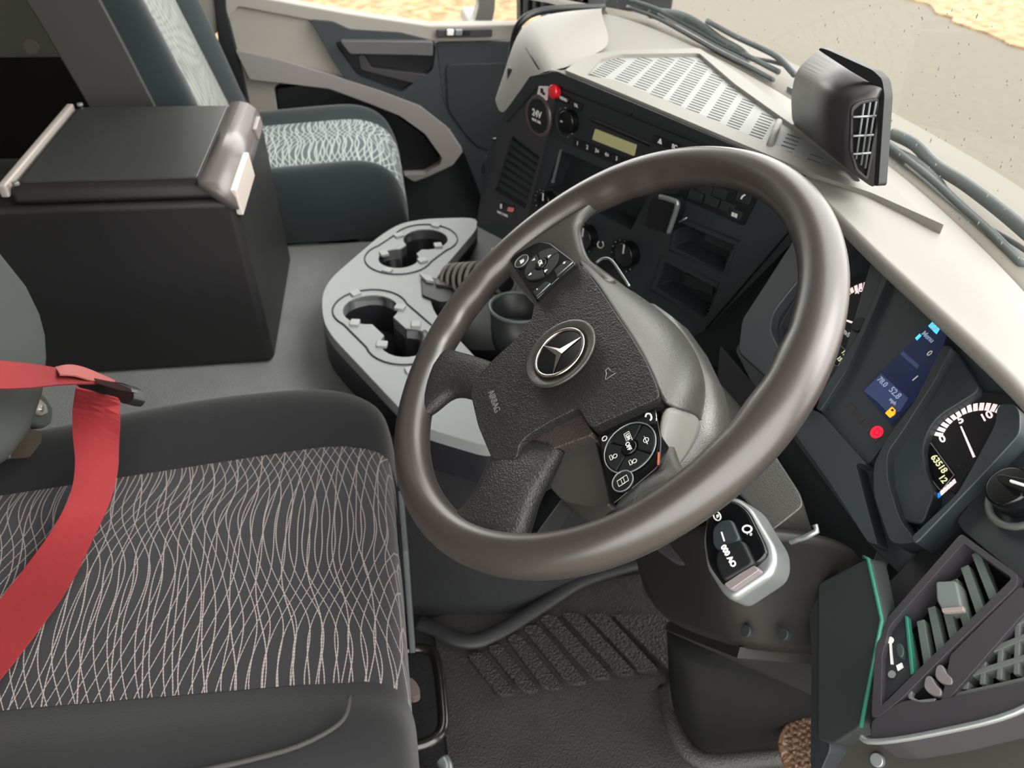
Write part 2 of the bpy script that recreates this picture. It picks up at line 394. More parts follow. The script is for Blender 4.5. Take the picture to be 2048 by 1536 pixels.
# rear wall, ceiling, pillars
rw = struct('wall_rear', (0, 0, 0))
prism('lower_panel', [(-1.66, -1.25, -.05), (.62, -1.25, -.05), (.62, -1.25, .565), (-1.66, -1.25, .565)], (0, 1, 0), .05, MT['rearw'], rw, .004)
prism('upper_panel', [(-1.66, -1.24, .57), (.62, -1.24, .57), (.62, -1.24, 1.85), (-1.66, -1.24, 1.85)], (0, 1, 0), .05, MT['rearg'], rw, .004)
ce = prism('ceiling', [(-1.66, -1.29, 1.85), (.5, -1.29, 1.85), (.5, .22, 1.85), (-1.66, .22, 1.85)], (0, 0, 1), .05, MT['headl'], None, .004); ce['kind'] = 'structure'

wr = struct('wall_right', (.56, 0, 0))
box('door_header', (.50, -1.04, 1.50), (.58, .30, 1.84), MT['door'], wr, .01)
box('rear_pillar', (.50, -1.04, -.3), (.60, -.66, 1.6), MT['door'], wr, .01)
box('door_sill', (.52, -.70, -.12), (.62, .60, -.02), MT['black'], wr, .01)
box('front_pillar', (.50, .46, -.1), (.62, .60, 1.7), MT['black'], wr, .01)

# ---- passenger door and its trim (wall_left carries the body side below)
DX = -1.60; D = XP(DX)
dr = struct('door_1', (DX, 0, 0))
prism('door_skin', [(DX-.03, -1.0, -.4), (DX-.03, .62, -.4), (DX-.03, .62, .56), (DX-.03, -1.0, .56)], (1, 0, 0), .03, MT['dark2'], dr, .004)
def dslab(name, px, off, depth, m, r=.01, bev=.004, sp=0, holes=()): return slab(name, px, D, depth, m, dr, off, r, bev, 3, holes, sp)
dslab('upper_trim', [(340, -160), (500, -160), (524, -4), (700, 28), (860, 52), (1045, 50), (1046, 80), (872, 84), (680, 80), (640, 45), (476, 14), (430, 70), (330, 60)], .02, .05, MT['door'], .008)
dslab('side_panel', [(395, -40), (440, -10), (530, 12), (618, 40), (660, 100), (690, 155), (760, 180), (720, 200), (640, 172), (560, 165), (548, 175), (556, 235), (575, 300), (500, 300), (480, 170), (455, 80)], .012, .04, MT['door'], .01)
dslab('curved_band', [(470, 100), (560, 120), (660, 150), (760, 182), (840, 212), (895, 255), (926, 303), (906, 330), (860, 352), (828, 364), (806, 350), (850, 348), (880, 330), (884, 316), (850, 268), (800, 232), (740, 208), (660, 178), (560, 166), (500, 160)], .035, .04, mat('door_band', (128, 124, 122), .6, .3), .006, .006)
dslab('door_pocket', [(552, 178), (620, 168), (700, 190), (780, 222), (848, 270), (882, 316), (850, 346), (806, 350), (790, 300), (640, 300), (560, 260)], .004, .03, MT['black'], .01)
dslab('armrest_bezel', [(620, 40), (665, 44), (700, 60), (800, 66), (872, 84), (886, 200), (905, 260), (800, 205), (700, 170), (670, 130)], .03, .04, MT['dark'], .008,
      holes=[rc([D.at(x, y, .03) for x, y in ((668, 84), (872, 88), (866, 140), (800, 186), (715, 152))], .012)])
dslab('armrest_recess', [(660, 84), (874, 86), (868, 150), (810, 192), (700, 158)], .006, .01, MT['black'], .01)
dslab('door_pull', [(680, 82), (866, 84), (866, 112), (820, 110), (700, 108)], .05, .05, mat('pull_grey', (84, 82, 84), .45), .006, .008)
dslab('door_pull_arm', [(716, 110), (728, 108), (742, 135), (856, 150), (846, 172), (760, 150), (722, 140)], .028, .03, MT['charcoal'], .006)
dslab('rear_seal', [(420, -80), (446, -80), (452, 20), (480, 130), (500, 215), (470, 215), (440, 120)], .03, .04, MT['black'], .004)
dslab('door_front_panel', [(872, 84), (1050, 84), (1050, 500), (1000, 480), (960, 390), (926, 303), (900, 260), (884, 190)], .01, .04, MT['dark'], .01)
dslab('door_front_inset', [(890, 128), (1036, 124), (1030, 300), (960, 300), (930, 270), (895, 220)], .014, .02, MT['dark2'], .02)
dslab('switch_plate', [(874, 60), (985, 58), (985, 74), (874, 76)], .03, .02, MT['charcoal'], .003)
for x, m in ((895, MT['white']), (912, MT['silver']), (928, MT['black'])): dslab('window_switch', [(x, 60), (x+13, 60), (x+12, 71), (x-1, 71)], .036, .01, m, .002, .001)
gl = slab('window_2', [(500, -300), (1100, -300), (1120, 60), (860, 62), (700, 40), (520, 10)], D, .004, MT['glass'], None, -.01, 0, 0); gl['kind'] = 'structure'
# frame above, below and in front of the side glass
wf = struct('wall_left', (DX, 0, 0))
def bxs(name, lo, hi, m, p, bev=.004): return box(name, lo, hi, m, p, bev)
bxs('body_side', (DX-.09, -1.29, -.5), (DX-.035, .64, .55), MT['door'], wf)
bxs('rear_side_lower', (DX-.05, -1.25, -.05), (DX-.0, -.62, .57), MT['rearw'], wf)
disc('snap_button', XP(DX+.008).at(62, 95), (1, 0, 0), .017, .012, mat('snap', (120, 112, 100), .5), wf)
bxs('window_header', (DX-.06, -1.04, 1.5), (DX-.0, .3, 1.84), MT['door'], wf)
bxs('rear_quarter', (DX-.06, -1.25, .572), (DX-.0, -.56, 1.6), MT['rearg'], wf)

# front pillar on the passenger side
t = struct('trim_1', (-1.5, .4, .7))
slab('pillar_seal', [(1040, -40), (1130, -40), (1125, 24), (1075, 30), (1040, 50)], XP(-1.52), .05, MT['black'], t, 0, .004)
for x in (1050, 1066, 1082): slab('seal_rib', [(x, -40), (x+7, -40), (x+5, 26), (x-2, 28)], XP(-1.5), .02, MT['dark2'], t, 0, 0, .001)
slab('pillar_cover', [(1120, -60), (1205, -60), (1213, 22), (1190, 32), (1122, 28)], XP(-1.46), .06, MT['dark'], t, 0, .006, .004)
for i in range(7):
    p = XP(-1.45).at(1150+random.uniform(-2, 30), random.uniform(-4, 14)); disc('pillar_clip', p, (1, 0, 0), .008, .01, MT['black'], t, 10)
bxs('lower_pillar', (-1.66, .30, .0), (-1.50, .70, .68), MT['dark2'], t)
bxs('upper_pillar', (-1.66, .42, .7), (-1.52, .62, 1.9), MT['black'], t, .01)

# ================================================================ DASHBOARD
dash = thing('dashboard', 'light grey topped dashboard running under the windscreen with dark fascia', 'dashboard', (-.4, .45, .3))
# front lip, and back edge at the glass. rows of (front px, z) -> (back px, z)
lipf = [(1100, 138, .81, .008), (1120, 140, .812, .008), (1300, 214, .812, .008), (1480, 290, .812, .008), (1560, 328, .812, .012), (1640, 388, .812, .018), (1727, 482, .812, .018), (1821, 568, .812, .018), (1901, 641, .812, .018), (2008, 739, .812, .018), (2060, 792, .81, .018), (2130, 880, .80, .018)]
back = [(1195, 26, .80), (1240, 34, .80), (1300, 55, .80), (1400, 98, .80), (1490, 145, .798), (1590, 205, .796), (1690, 270, .795), (1780, 335, .795), (1860, 402, .795), (1955, 490, .795), (2045, 585, .795), (2135, 695, .795)]
rows = []
for (fx, fy, fz, rl_), (bx, by, bz) in zip(lipf, back):
    f = ZP(fz).at(fx, fy); b = ZP(bz).at(bx, by); d = nrm((b-f)*np.array([1, 1, 0]))
    low = f+np.array([0, 0, -rl_])+d*rl_*.3; roll = f+np.array([0, 0, -rl_*.4])-d*rl_*.05
    dp = -.014 if rl_ < .015 else -.001
    rows.append([low+d*.03, low, roll, f+np.array([0, 0, -.002]), f+d*.008+np.array([0, 0, .001]), f+d*.018+np.array([0, 0, dp]), f*.5+b*.5+np.array([0, 0, -.014 if dp < -.01 else .006]), b, b+d*.022+np.array([0, 0, -.002]), b+d*.03+np.array([0, 0, -.02])])
if True:
    grid('dash_top', rows, MT['grey'], dash, mods=(('S', 2),))
# raised tray on top with a sunken ribbed floor
TZ = .8145
T = ZP(TZ)
outer = [(1130, 140), (1160, 118), (1195, 106), (1240, 100), (1398, 96), (1480, 148), (1600, 240), (1757, 345), (1840, 425), (1893, 452), (1740, 384), (1640, 352), (1480, 286), (1300, 210), (1180, 160)]
inner = [(1172, 150), (1200, 118), (1240, 108), (1398, 106), (1470, 168), (1560, 232), (1640, 288), (1700, 335), (1722, 362), (1712, 364), (1640, 330), (1500, 270), (1340, 203), (1230, 160)]
ot = rc([T.at(*p) for p in outer], .006); it = rc([T.at(*p) for p in inner], .008)
prism('tray_rim', ot, (0, 0, 1), .012, MT['grey'], dash, .003, 3, holes=[it])
TF = ZP(.8085)
fl_ = prism('tray_floor', rc([TF.at(*p) for p in [(1165, 152), (1200, 112), (1240, 102), (1402, 100), (1475, 164), (1650, 284), (1735, 362), (1728, 385), (1640, 350), (1500, 292), (1340, 222), (1225, 176)]], .004), (0, 0, 1), .004, MT['greyin'], dash, 0)
# grille slots of the tray: short thin strips, slot shade given as their colour
slot_mat = MT['slot']; TB = ZP(.8092)
cols = [((1238, 118), (1194, 152), 11), ((1292, 117), (1230, 172), 15), ((1336, 116), (1268, 188), 18), ((1376, 117), (1302, 204), 21), ((1408, 126), (1340, 219), 22), ((1438, 148), (1376, 234), 20), ((1468, 175), (1418, 251), 17), ((1498, 202), (1457, 268), 15), ((1536, 231), (1503, 288), 12), ((1588, 272), (1568, 308), 6), ((1634, 312), (1622, 330), 3)]
n_s = 0
for (x0, y0), (x1, y1), n in cols:
    for k in range(n):
        t_ = k/max(n-1, 1); x = x0+(x1-x0)*t_; y = y0+(y1-y0)*t_
        a = TB.at(x-13, y-4.5); b = TB.at(x+13, y+4.5); d = nrm(b-a); q = np.cross([0, 0, 1], d)*.0006
        prism('grille_slot', [a-q, b-q, b+q, a+q], (0, 0, 1), .0022, slot_mat, dash, 0); n_s += 1
a = TB.at(1556, 250); b = TB.at(1537, 300)
tube('tray_divider', [a+np.array([0, 0, .004]), b+np.array([0, 0, .004])], .0045, MT['grey'], dash, 10)
# passenger end of the dash: rounded grey shoulder and side
inn = [ZP(.803).at(1225, 92), ZP(.803).at(1180, 112), ZP(.806).at(1135, 136), ZP(.808).at(1100, 140), S.at(1062, 152), S.at(1030, 194), S.at(1003, 236)]
sea = [ZP(z).at(x, y) for x, y, z in ((1215, 22, .80), (1140, 24, .805), (1080, 32, .80), (1048, 54, .785), (1035, 90, .75), (1027, 150, .70), (1014, 215, .63))]
G = []
for a_, b_ in zip(inn, sea):
    G.append([a_*(1-t)+b_*t+np.array([-.01, -.02, .03])*math.sin(math.pi*t)*.9 for t in (0, .25, .5, .75, 1)]+[b_+np.array([-.02, .04, -.06])])
grid('dash_shoulder', G, MT['grey'], dash, mods=(('S', 2),))
tube('shoulder_seal', [p+np.array([-.002, -.008, .006]) for p in sea], .007, MT['black'], dash, 8, sp=4)
tube('shoulder_joint', [ZP(.815).at(1052, 96), ZP(.80).at(1078, 138)], .0015, MT['black'], dash, 6)

# dark carcass below the lip
def carc(name, pts, z0, z1, m): return prism(name, [(x, y, z1) for x, y in pts], (0, 0, 1), z1-z0, m, dash, .004)
sA = S.at(1062, 150)[:2]; 
bkp = [ZP(z).at(x, y) for x, y, z in back]
carc('dash_carcass', [(-.80, .06), (-.28, .315), (-.16, .37), (.40, .36)]+[(p[0], p[1]-.03) for p in bkp[::-1]]+[(-1.1, .22)], .47, .765, MT['dark2'])
carc('dash_underside', [(-.78, .10), (-.30, .33), (.46, .42), (.46, .56), (-1.42, .56), (-1.42, .34)], .30, .462, MT['black'])

AP = Pl([0, .25, .6], [0, -.9, .45])
slab('cluster_apron', [(1440, 690), (1500, 760), (1600, 850), (1660, 930), (1760, 1090), (1720, 1190), (1640, 1180), (1540, 1100), (1470, 980), (1430, 800)], AP, .02, MT['dark2'], dash, 0, .004, .003)
tube('apron_seam', [AP.at(x, y, .001) for x, y in ((1604, 836), (1660, 900), (1720, 980), (1760, 1060))], .0012, MT['charcoal'], dash, 6)
# ================================================================ CENTRE STACK
stk = thing('centre_stack', 'dark centre console panel left of the steering wheel with switches and slots', 'console', S.at(1240, 640))
slab('stack_face', [(1002, 238), (1060, 152), (1112, 144), (1300, 222), (1482, 298), (1600, 358), (1655, 412), (1600, 470), (1412, 660), (1330, 700), (1180, 700), (1100, 600), (1045, 500), (953, 452), (960, 400)], S, .05, MT['dark'], stk, 0, .004,
     holes=[rc([S.at(*p) for p in h], .003) for h in (
         [(1358, 444), (1470, 490), (1446, 545), (1344, 492)], [(1329, 523), (1437, 578), (1411, 638), (1312, 573)],
         [(1120, 300), (1305, 378), (1262, 460), (1092, 374)])])
slab('top_band', [(1002, 236), (1060, 152), (1112, 142), (1300, 220), (1482, 297), (1610, 354), (1606, 362), (1480, 316), (1300, 241), (1118, 172), (1075, 172), (1012, 246)], S, .036, MT['dark2'], stk, .010, .003, .003)
slab('slot_well', [(1340, 430), (1490, 480), (1440, 660), (1295, 590)], S, .01, MT['hole'], stk, -.052, 0, 0)
# side vent column
vf = slab('vent_frame', [(1012, 248), (1076, 174), (1114, 176), (1090, 280), (1052, 452), (955, 448), (964, 400)], S, .02, MT['charcoal'], stk, .006, .006, .003, 3,
     holes=[rc([S.at(*p, .006) for p in [(1024, 270), (1079, 312), (1050, 418), (989, 382)]], .005)])
slab('vent_back', [(1015, 262), (1086, 305), (1056, 424), (982, 388)], S, .004, MT['hole'], stk, -.012, 0, 0)
for k in range(8):
    t_ = (k+.5)/8; l0 = np.array([1024, 270])*(1-t_)+np.array([989, 382])*t_; r0 = np.array([1079, 312])*(1-t_)+np.array([1050, 418])*t_
    p = [S.at(*l0, .003), S.at(*r0, .003)]
    a, b = p; u = np.array([0, 0, .0022]); bk = -S.n*.010
    mk('vent_slat', [a+u*.2, b+u*.2, b-u*.8, a-u*.8, a+bk+u*3, b+bk+u*3, b+bk+u*2, a+bk+u*2], [[0, 1, 2, 3], [4, 5, 6, 7], [0, 1, 5, 4], [3, 2, 6, 7], [0, 3, 7, 4], [1, 2, 6, 5]], MT['black'], stk)
slab('vent_slider_slot', [(1000, 402), (1030, 412), (1027, 428), (996, 420)], S, .004, MT['gloss'], stk, .0075, .002, .0005)
slab('slider_knob', [(1016, 414), (1027, 416), (1025, 424), (1014, 422)], S, .004, MT['pink'], stk, .009, .001, .0005)
slab('slider_mark', [(1000, 408), (1003, 408), (1003, 417), (1000, 417)], S, .001, MT['white'], stk, .0085, 0, 0)
text('vent_lettering', 'MAX 2 BAR', S.at(1005, 428, .0075), S.at(1020, 434)-S.at(1000, 425), S.n, .0065, MT['white'], stk, bold=.0002)
# thumb roller on the far side
r_ = S.at(975, 330, -.02); disc('vent_thumbwheel', r_, (-.6, -.7, .1), .022, .012, MT['black'], stk, 20)
slab('vent_side_rail', [(984, 276), (990, 278), (972, 372), (964, 360), (968, 330)], S, .01, MT['dark'], stk, -.004, .002)
# 24V socket
c24 = S.at(1078, 232, .006)
ring('socket_ring', c24, S.n, .029, .004, mat('socket_ring', (96, 86, 88), .3, metal=.4), stk)
sk = disc('socket_cap', c24+S.n*.004, S.n, .0265, .012, MT['black'], stk, 30, .002)
XS = nrm(S.at(1300, 212)-S.at(1120, 140)); YS = np.cross(S.n, XS)
text('socket_lettering', '24V', c24+S.n*.0048+YS*.004, XS, S.n, .015, MT['white'], sk, bold=.0004)
text('socket_lettering', 'MAX 15A', c24+S.n*.0048-YS*.007, XS, S.n, .0055, MT['white'], sk, bold=.0002)
# sticker and red button
stc = tag(slab('sticker', [(1078, 169), (1097, 172), (1094, 201), (1073, 195)], S, .0008, MT['sticker'], None, .0068, .002, 0), 'small white square sticker beside the red button above the 24V socket', 'sticker')
pc = S.at(1085, 185, .0072)
prism('cab_pictogram', [pc+XS*a+YS*b for a, b in ((-.006, .005), (.001, .006), (.002, .001), (.006, .001), (.006, -.003), (-.005, -.004))], S.n, .0006, MT['black'], stc, 0)
ring('pictogram_wheel', pc-XS*.002-YS*.004, S.n, .002, .0006, MT['sticker'], stc, 12)
rb = tag(disc('warning_button', S.at(1103, 184, .016), S.n, .0105, .012, MT['redbtn'], None, 24, .003), 'round glossy red push button beside the white sticker', 'button')

# radio
rad = thing('radio', 'black car radio with yellowish display and numbered keys', 'radio', S.at(1230, 290))
def sl(name, px, off, depth, m, p, r=.0015, bev=.0008, **k): return slab(name, px, S, depth, m, p, off, r, bev, **k)
sl('radio_body', [(1122, 178), (1392, 286), (1478, 330), (1440, 400), (1330, 372), (1104, 276)], .003, .02, MT['dark2'], rad, .004)
sl('radio_display', [(1190, 258), (1272, 290), (1267, 312), (1184, 279)], .0048, .003, MT['lcd'], rad, .001)
sl('disc_slot', [(1180, 236), (1300, 288), (1299, 294), (1178, 242)], .0044, .003, MT['gloss'], rad, .001, .0004)
sl('slot_lip', [(1182, 235), (1302, 287), (1301, 290), (1181, 238)], .0052, .002, MT['charcoal'], rad, .0003, .0004)
kb = disc('volume_knob', S.at(1130, 245, .016), S.n, .0175, .016, MT['gloss'], rad, 28, .002)
ring('knob_ring', S.at(1130, 245, .0045), S.n, .0205, .0012, MT['charcoal'], rad)
for a in range(10):
    an = math.radians(30+a*33); disc('knob_mark', S.at(1130, 245, .0048)+XS*math.cos(an)*.0215+YS*math.sin(an)*.0215, S.n, .0008, .001, MT['white'], rad, 6, 0)
text('knob_glyph', 'I/O', S.at(1123, 243, .0165), XS, S.n, .004, MT['white'], rad)
for i in range(6):
    x, y = 1155+i*19.6, 287+i*7.6
    if i > 4: x, y = 1252, 327
    kx = sl('preset_key', [(x-9, y-12), (x+8, y-5), (x+5, y+13), (x-11, y+6)], .0052, .004, MT['black'], rad, .001)
    text('key_number', str(i+1) if i < 2 or i > 3 else str(i+1)+'+', S.at(x, y, .0056), XS, S.n, .0085, MT['white'], kx, bold=.0002)
for i, (x, y, s) in enumerate(((1127, 198, 'MENU'), (1152, 211, 'TEL'))):
    kx = sl('function_key', [(x-12, y-12), (x+13, y-2), (x+9, y+13), (x-15, y+4)], .0052, .004, MT['black'], rad, .001)
    text('key_lettering', s, S.at(x, y, .0056), XS, S.n, .0065 if i == 0 else .006, MT['white'], kx, bold=.0001)
for i, (x, y) in enumerate(((1320, 283), (1349, 294))):
    kx = sl('function_key', [(x-13, y-13), (x+14, y-3), (x+10, y+13), (x-16, y+3)], .0052, .004, MT['black'], rad, .001)
    text('key_symbol', '\u25b2' if i == 0 else 'SC', S.at(x, y, .0056), XS, S.n, .008, MT['white'], kx, bold=.0003)
    if i == 0: prism('eject_symbol', [S.at(x-4, y+2, .0058), S.at(x+3, y+5, .0058), S.at(x+1, y-6, .0058)], S.n, .0006, MT['white'], kx, 0)
sl('seam_line', [(1263, 216), (1265, 217), (1262, 232), (1260, 231)], .0036, .002, MT['black'], rad, 0, 0)
# storage slot beneath the radio, with bright edge
sl('screen_bay', [(1112, 296), (1314, 380), (1268, 470), (1084, 378)], -.045, .01, MT['black'], stk, 0, 0)
sl('bay_edge_strip', [(1119, 300), (1121.5, 300), (1106, 364), (1103, 364)], .003, .003, MT['silver'], stk, 0, 0)
disc('bay_edge_cap', S.at(1104, 363, .004), S.n, .0028, .004, MT['silver'], stk, 10, 0)
# switch row and the two slots' bezels
def sq(x, y, w=11, h=13, dx=5, dy=6): return [(x-w+4, y-h), (x+w+4, y-h+2*w*.45), (x+w-5, y+h+dy-2), (x-w-5, y+h-6)]
swb = sl('switch_bank', [(1372, 376), (1514, 380), (1512, 400), (1486, 452), (1345, 388)], .003, .012, MT['black'], stk, .002)
for i, (x, y) in enumerate(((1392, 392), (1424, 402), (1455, 414), (1488, 396), (1470, 428), (1440, 386), (1411, 378))):
    kx = sl('rocker_switch', [(x-12, y-14), (x+14, y-3), (x+8, y+15), (x-18, y+4)], .0065, .01, MT['dark2'], stk, .001, .001)
    if i == 3: prism('handset_symbol', [S.at(a, b, .0068) for a, b in ((1480, 397), (1484, 391), (1490, 388), (1491, 391), (1486, 394), (1483, 399))], S.n, .0005, MT['white'], kx, 0)
    if i == 4:
        for q in (0, 6): prism('door_symbol', [S.at(a+q, b+q*.4, .0068) for a, b in ((1464, 424), (1469, 426), (1467, 434), (1462, 431))], S.n, .0005, MT['white'], kx, 0)
for bz in ([(1352, 432), (1478, 482), (1452, 552), (1338, 500)], [(1322, 512), (1438, 566), (1414, 646), (1300, 580)]):
    a = [S.at(*p, .002) for p in bz]; tube('slot_bezel', a, .0009, MT['charcoal'], stk, 6, closed=True)
for cx0, cy0, cx1, cy1 in ((1358, 446, 1345, 490), (1330, 526, 1313, 572), (1467, 494, 1447, 540), (1433, 582, 1411, 634)):
    for k in range(8):
        t_ = k/7; p = S.at(cx0+(cx1-cx0)*t_, cy0+(cy1-cy0)*t_, -.001); disc('slot_tooth', p, S.n, .0013, .006, MT['dark'], stk, 6, 0)
for x, y in ((1412, 462), (1372, 548)): sl('slot_card', [(x, y), (x+56, y+22), (x+52, y+42), (x-6, y+20)], -.02, .003, MT['dark2'], stk, 0, 0)
tube('panel_seam', [S.at(1585, 456, .002), S.at(1412, 658, .002)], .0012, MT['hole'], stk, 6)
# climate knobs
def knob(x, y, r, lab):
    k = disc('climate_knob', S.at(x, y, .018), S.n, r, .02, MT['gloss'], stk, 30, .0025)
    disc('knob_dial', S.at(x, y, .002), S.n, r*1.38, .003, MT['black'], stk, 30, .0006)
    prism('knob_pointer', [S.at(x, y, .0184)+XS*a+YS*b for a, b in ((-.0015, r*.2), (.0015, r*.2), (.0015, r*.95), (-.0015, r*.95))], S.n, .0006, MT['white'], k, 0)
    for a in range(13):
        an = math.radians(-60+a*25); disc('dial_mark', S.at(x, y, .0025)+XS*math.cos(an)*r*1.25+YS*math.sin(an)*r*1.25, S.n, .0009, .0006, MT['white'], stk, 6, 0)
knob(1245, 512, .0195, ''); knob(1164, 478, .0195, ''); knob(1085, 405, .0165, '')
disc('heat_mark', S.at(1172, 498, .003), S.n, .0016, .001, MT['redlamp'], stk, 8, 0)
tube('recirculation_symbol', [S.at(1201+6*math.cos(a), 489+7*math.sin(a), .0015) for a in np.linspace(-1, 4.2, 12)], .0008, MT['white'], stk, 6)
# silver framed holder
h = thing('folding_holder', 'black folding holder with a bright silver angled edge in the centre panel', 'holder', S.at(1335, 450))
slab('holder_body', [(1302, 392), (1348, 396), (1352, 420), (1334, 468), (1288, 452)], S, .04, MT['black'], h, .02, .006, .003)
tube('silver_edge', [S.at(x, y, .026) for x, y in ((1320, 393), (1338, 398), (1353, 404), (1354, 414), (1346, 440), (1337, 466))], .0036, MT['silver'], h, 10, sp=4)
tube('hinge_pin', [S.at(1374, 435, .01), S.at(1358, 444, .012)], .0014, MT['silver'], h, 6)

# ================================================================ INSTRUMENT CLUSTER
clu = thing('instrument_cluster', 'black instrument cluster with two dials and a lit blue screen behind the wheel', 'instrument cluster', C.at(1780, 900))
def cl(name, px, off, depth, m, p=None, r=.002, bev=.001, **k): return slab(name, px, C, depth, m, p or clu, off, r, bev, **k)
cl('cluster_base', [(1560, 560), (1650, 420), (1760, 500), (2140, 870), (2000, 1010), (1830, 1180), (1740, 1090), (1500, 760), (1470, 700)], -.012, .02, MT['dark'], None, .004)
XC = np.array([1, 0, 0]); YC = np.cross(C.n, XC)
def dial(cx, cy, r, a0, a1, nb):
    c = C.p0+XC*cx+YC*cy
    disc('dial_face', c-C.n*.006, C.n, r+.014, .004, MT['dial'], clu, 48, .0005)
    for i in range(nb):
        a = math.radians(a0+(a1-a0)*i/(nb-1)); u = XC*math.cos(a)+YC*math.sin(a); v = np.cross(C.n, u); q = c-C.n*.0052
        s = (r*math.radians(abs(a1-a0))/(nb-1))*.36
        prism('dial_block', [q+u*(r-.0035)-v*s, q+u*(r+.0035)-v*s, q+u*(r+.0035)+v*s, q+u*(r-.0035)+v*s], C.n, .0006, MT['tick'], clu, 0)
    return c
cL = dial(-.0544, .0086, .0338, 213, -19, 29)
cR = dial(.1417, .0029, .0327, 213, -19, 28)
def cpt(px, py, o=-.005): return C.at(px, py, o)
xr = C.at(1975, 833)-C.at(1885, 878)
for s, x, y in (('0', 1885, 878), ('5', 1921, 840), ('10', 1973, 833)): text('dial_number', s, cpt(x, y), xr, C.n, .010, MT['tick'], clu, bold=.0003)
for s, x, y in (('20', 1688, 601), ('40', 1718, 582), ('60', 1748, 581)): text('dial_number', s, cpt(x, y), xr, C.n, .009, MT['tick'], clu, bold=.0002)
text('dial_unit', 'km/h', cpt(1692, 665), XC, C.n, .007, MT['white'], clu, bold=.0001)
text('dial_unit', 'x100', cpt(1926, 938), XC, C.n, .006, MT['charcoal'], clu)
def needle(p, q, wd):
    a = cpt(*p, -.001); b = cpt(*q, -.001); d = nrm(b-a); s = np.cross(C.n, d)
    prism('needle', [a-s*wd, a+s*wd, b+s*wd*.6, b-s*wd*.6], C.n, .0012, MT['tick'], clu, .0003)
    disc('needle_hub', a+C.n*.001-d*.006, C.n, .008, .006, MT['black'], clu, 24)
needle((1950, 919), (1921, 852), .0011); needle((1708, 646), (1672, 633), .0011)
# small lcds in the dials
for poly in ([(1853, 888), (1862, 886), (1908, 950), (1884, 980), (1878, 978), (1848, 940)], [(1658, 712), (1678, 688), (1694, 703), (1676, 732), (1668, 730)]):
    cl('dial_display', poly, -.0045, .001, MT['gloss'], None, .001, 0)
    a = [cpt(*p, -.0042) for p in poly]; tube('display_outline', a, .0006, MT['silver'], clu, 6, closed=True)
for s, x, y, z in (('63518', 1878, 928, .0078), ('12', 1886, 958, .0075), ('11', 1688, 706, .006), ('15', 1679, 718, .006)):
    text('display_digits', s, cpt(x, y, -.004), C.at(1905, 952)-C.at(1862, 895), C.n, z, MT['segm'], clu, bold=.0002)
for i in range(6):
    x = 1874+i*6; y = 996-i*5.4; cl('temperature_segment', [(x, y-8), (x+5, y-12), (x+8, y-5), (x+2, y)], -.0035, .001, MT['blue'] if i == 0 else MT['tick'], None, 0, 0)
# centre screen
cl('screen_panel', [(1745, 510), (1790, 470), (1905, 610), (1880, 700), (1800, 850), (1735, 930), (1640, 825), (1655, 820)], -.002, .012, MT['dark'], None, .003)
sc_ = cl('screen', [(1725, 781), (1870, 636), (1900, 640), (1884, 700), (1830, 800), (1782, 849)], -.0008, .002, MT['screen'], None, .001, 0)
cl('screen_block', [(1727, 782), (1762, 747), (1816, 796), (1800, 822), (1778, 828), (1753, 802)], 0, .001, MT['screen2'], sc_, 0, 0)
cl('screen_bar', [(1800, 708), (1806, 702), (1838, 730), (1834, 738)], 0, .001, MT['screen2'], sc_, 0, 0)
cl('assistance_icon', [(1856, 652), (1868, 640), (1882, 652), (1872, 668)], .0004, .001, MT['cyan'], sc_, .001, 0)
ring('icon_ring', C.at(1868, 654, .0006), C.n, .0028, .0004, MT['white'], sc_, 16)
cl('blue_marker', [(1830, 676), (1839, 667), (1842, 671), (1833, 680)], .0004, .001, MT['cyan'], sc_, 0, 0)
fi = cl('fuel_icon', [(1770, 826), (1784, 813), (1791, 820), (1789, 828), (1779, 835)], .0006, .001, MT['orange'], sc_, .0008, 0)
cl('fuel_icon_window', [(1781, 820), (1785, 817), (1788, 820), (1784, 823)], .001, .0005, MT['screen'], sc_, 0, 0)
dirx = C.at(1790, 850)-C.at(1727, 782)
for s, x, y, z in (('52.8', 1790, 786, .0085), ('78.0', 1765, 764, .0075), ('mph', 1786, 803, .005), ('Menu', 1856, 674, .007), ('1', 1830, 757, .009), ('0', 1859, 707, .008)):
    text('screen_text', s, C.at(x, y, .0003), dirx, C.n, z, MT['white'] if s in '10' else mat('screen_text_'+s, (130, 140, 165), .5, .2, emit=.4), sc_, bold=.0001)
rl = disc('brake_warning_lamp', C.at(1753, 864, -.0012), C.n, .0062, .002, MT['redlamp'], clu, 20, 0)
ring('lamp_symbol', C.at(1753, 864, -.0008), C.n, .0028, .0004, mat('lamp_red_dark', (170, 10, 30), .5), rl, 14)
for i in range(4): cl('lamp_window', [(1690+i*16, 812+i*19), (1703+i*16, 806+i*19), (1714+i*16, 818+i*19), (1702+i*16, 828+i*19)], -.0015, .001, mat('lamp_off%d' % i, (48, 44, 44), .6), None, 0, 0)
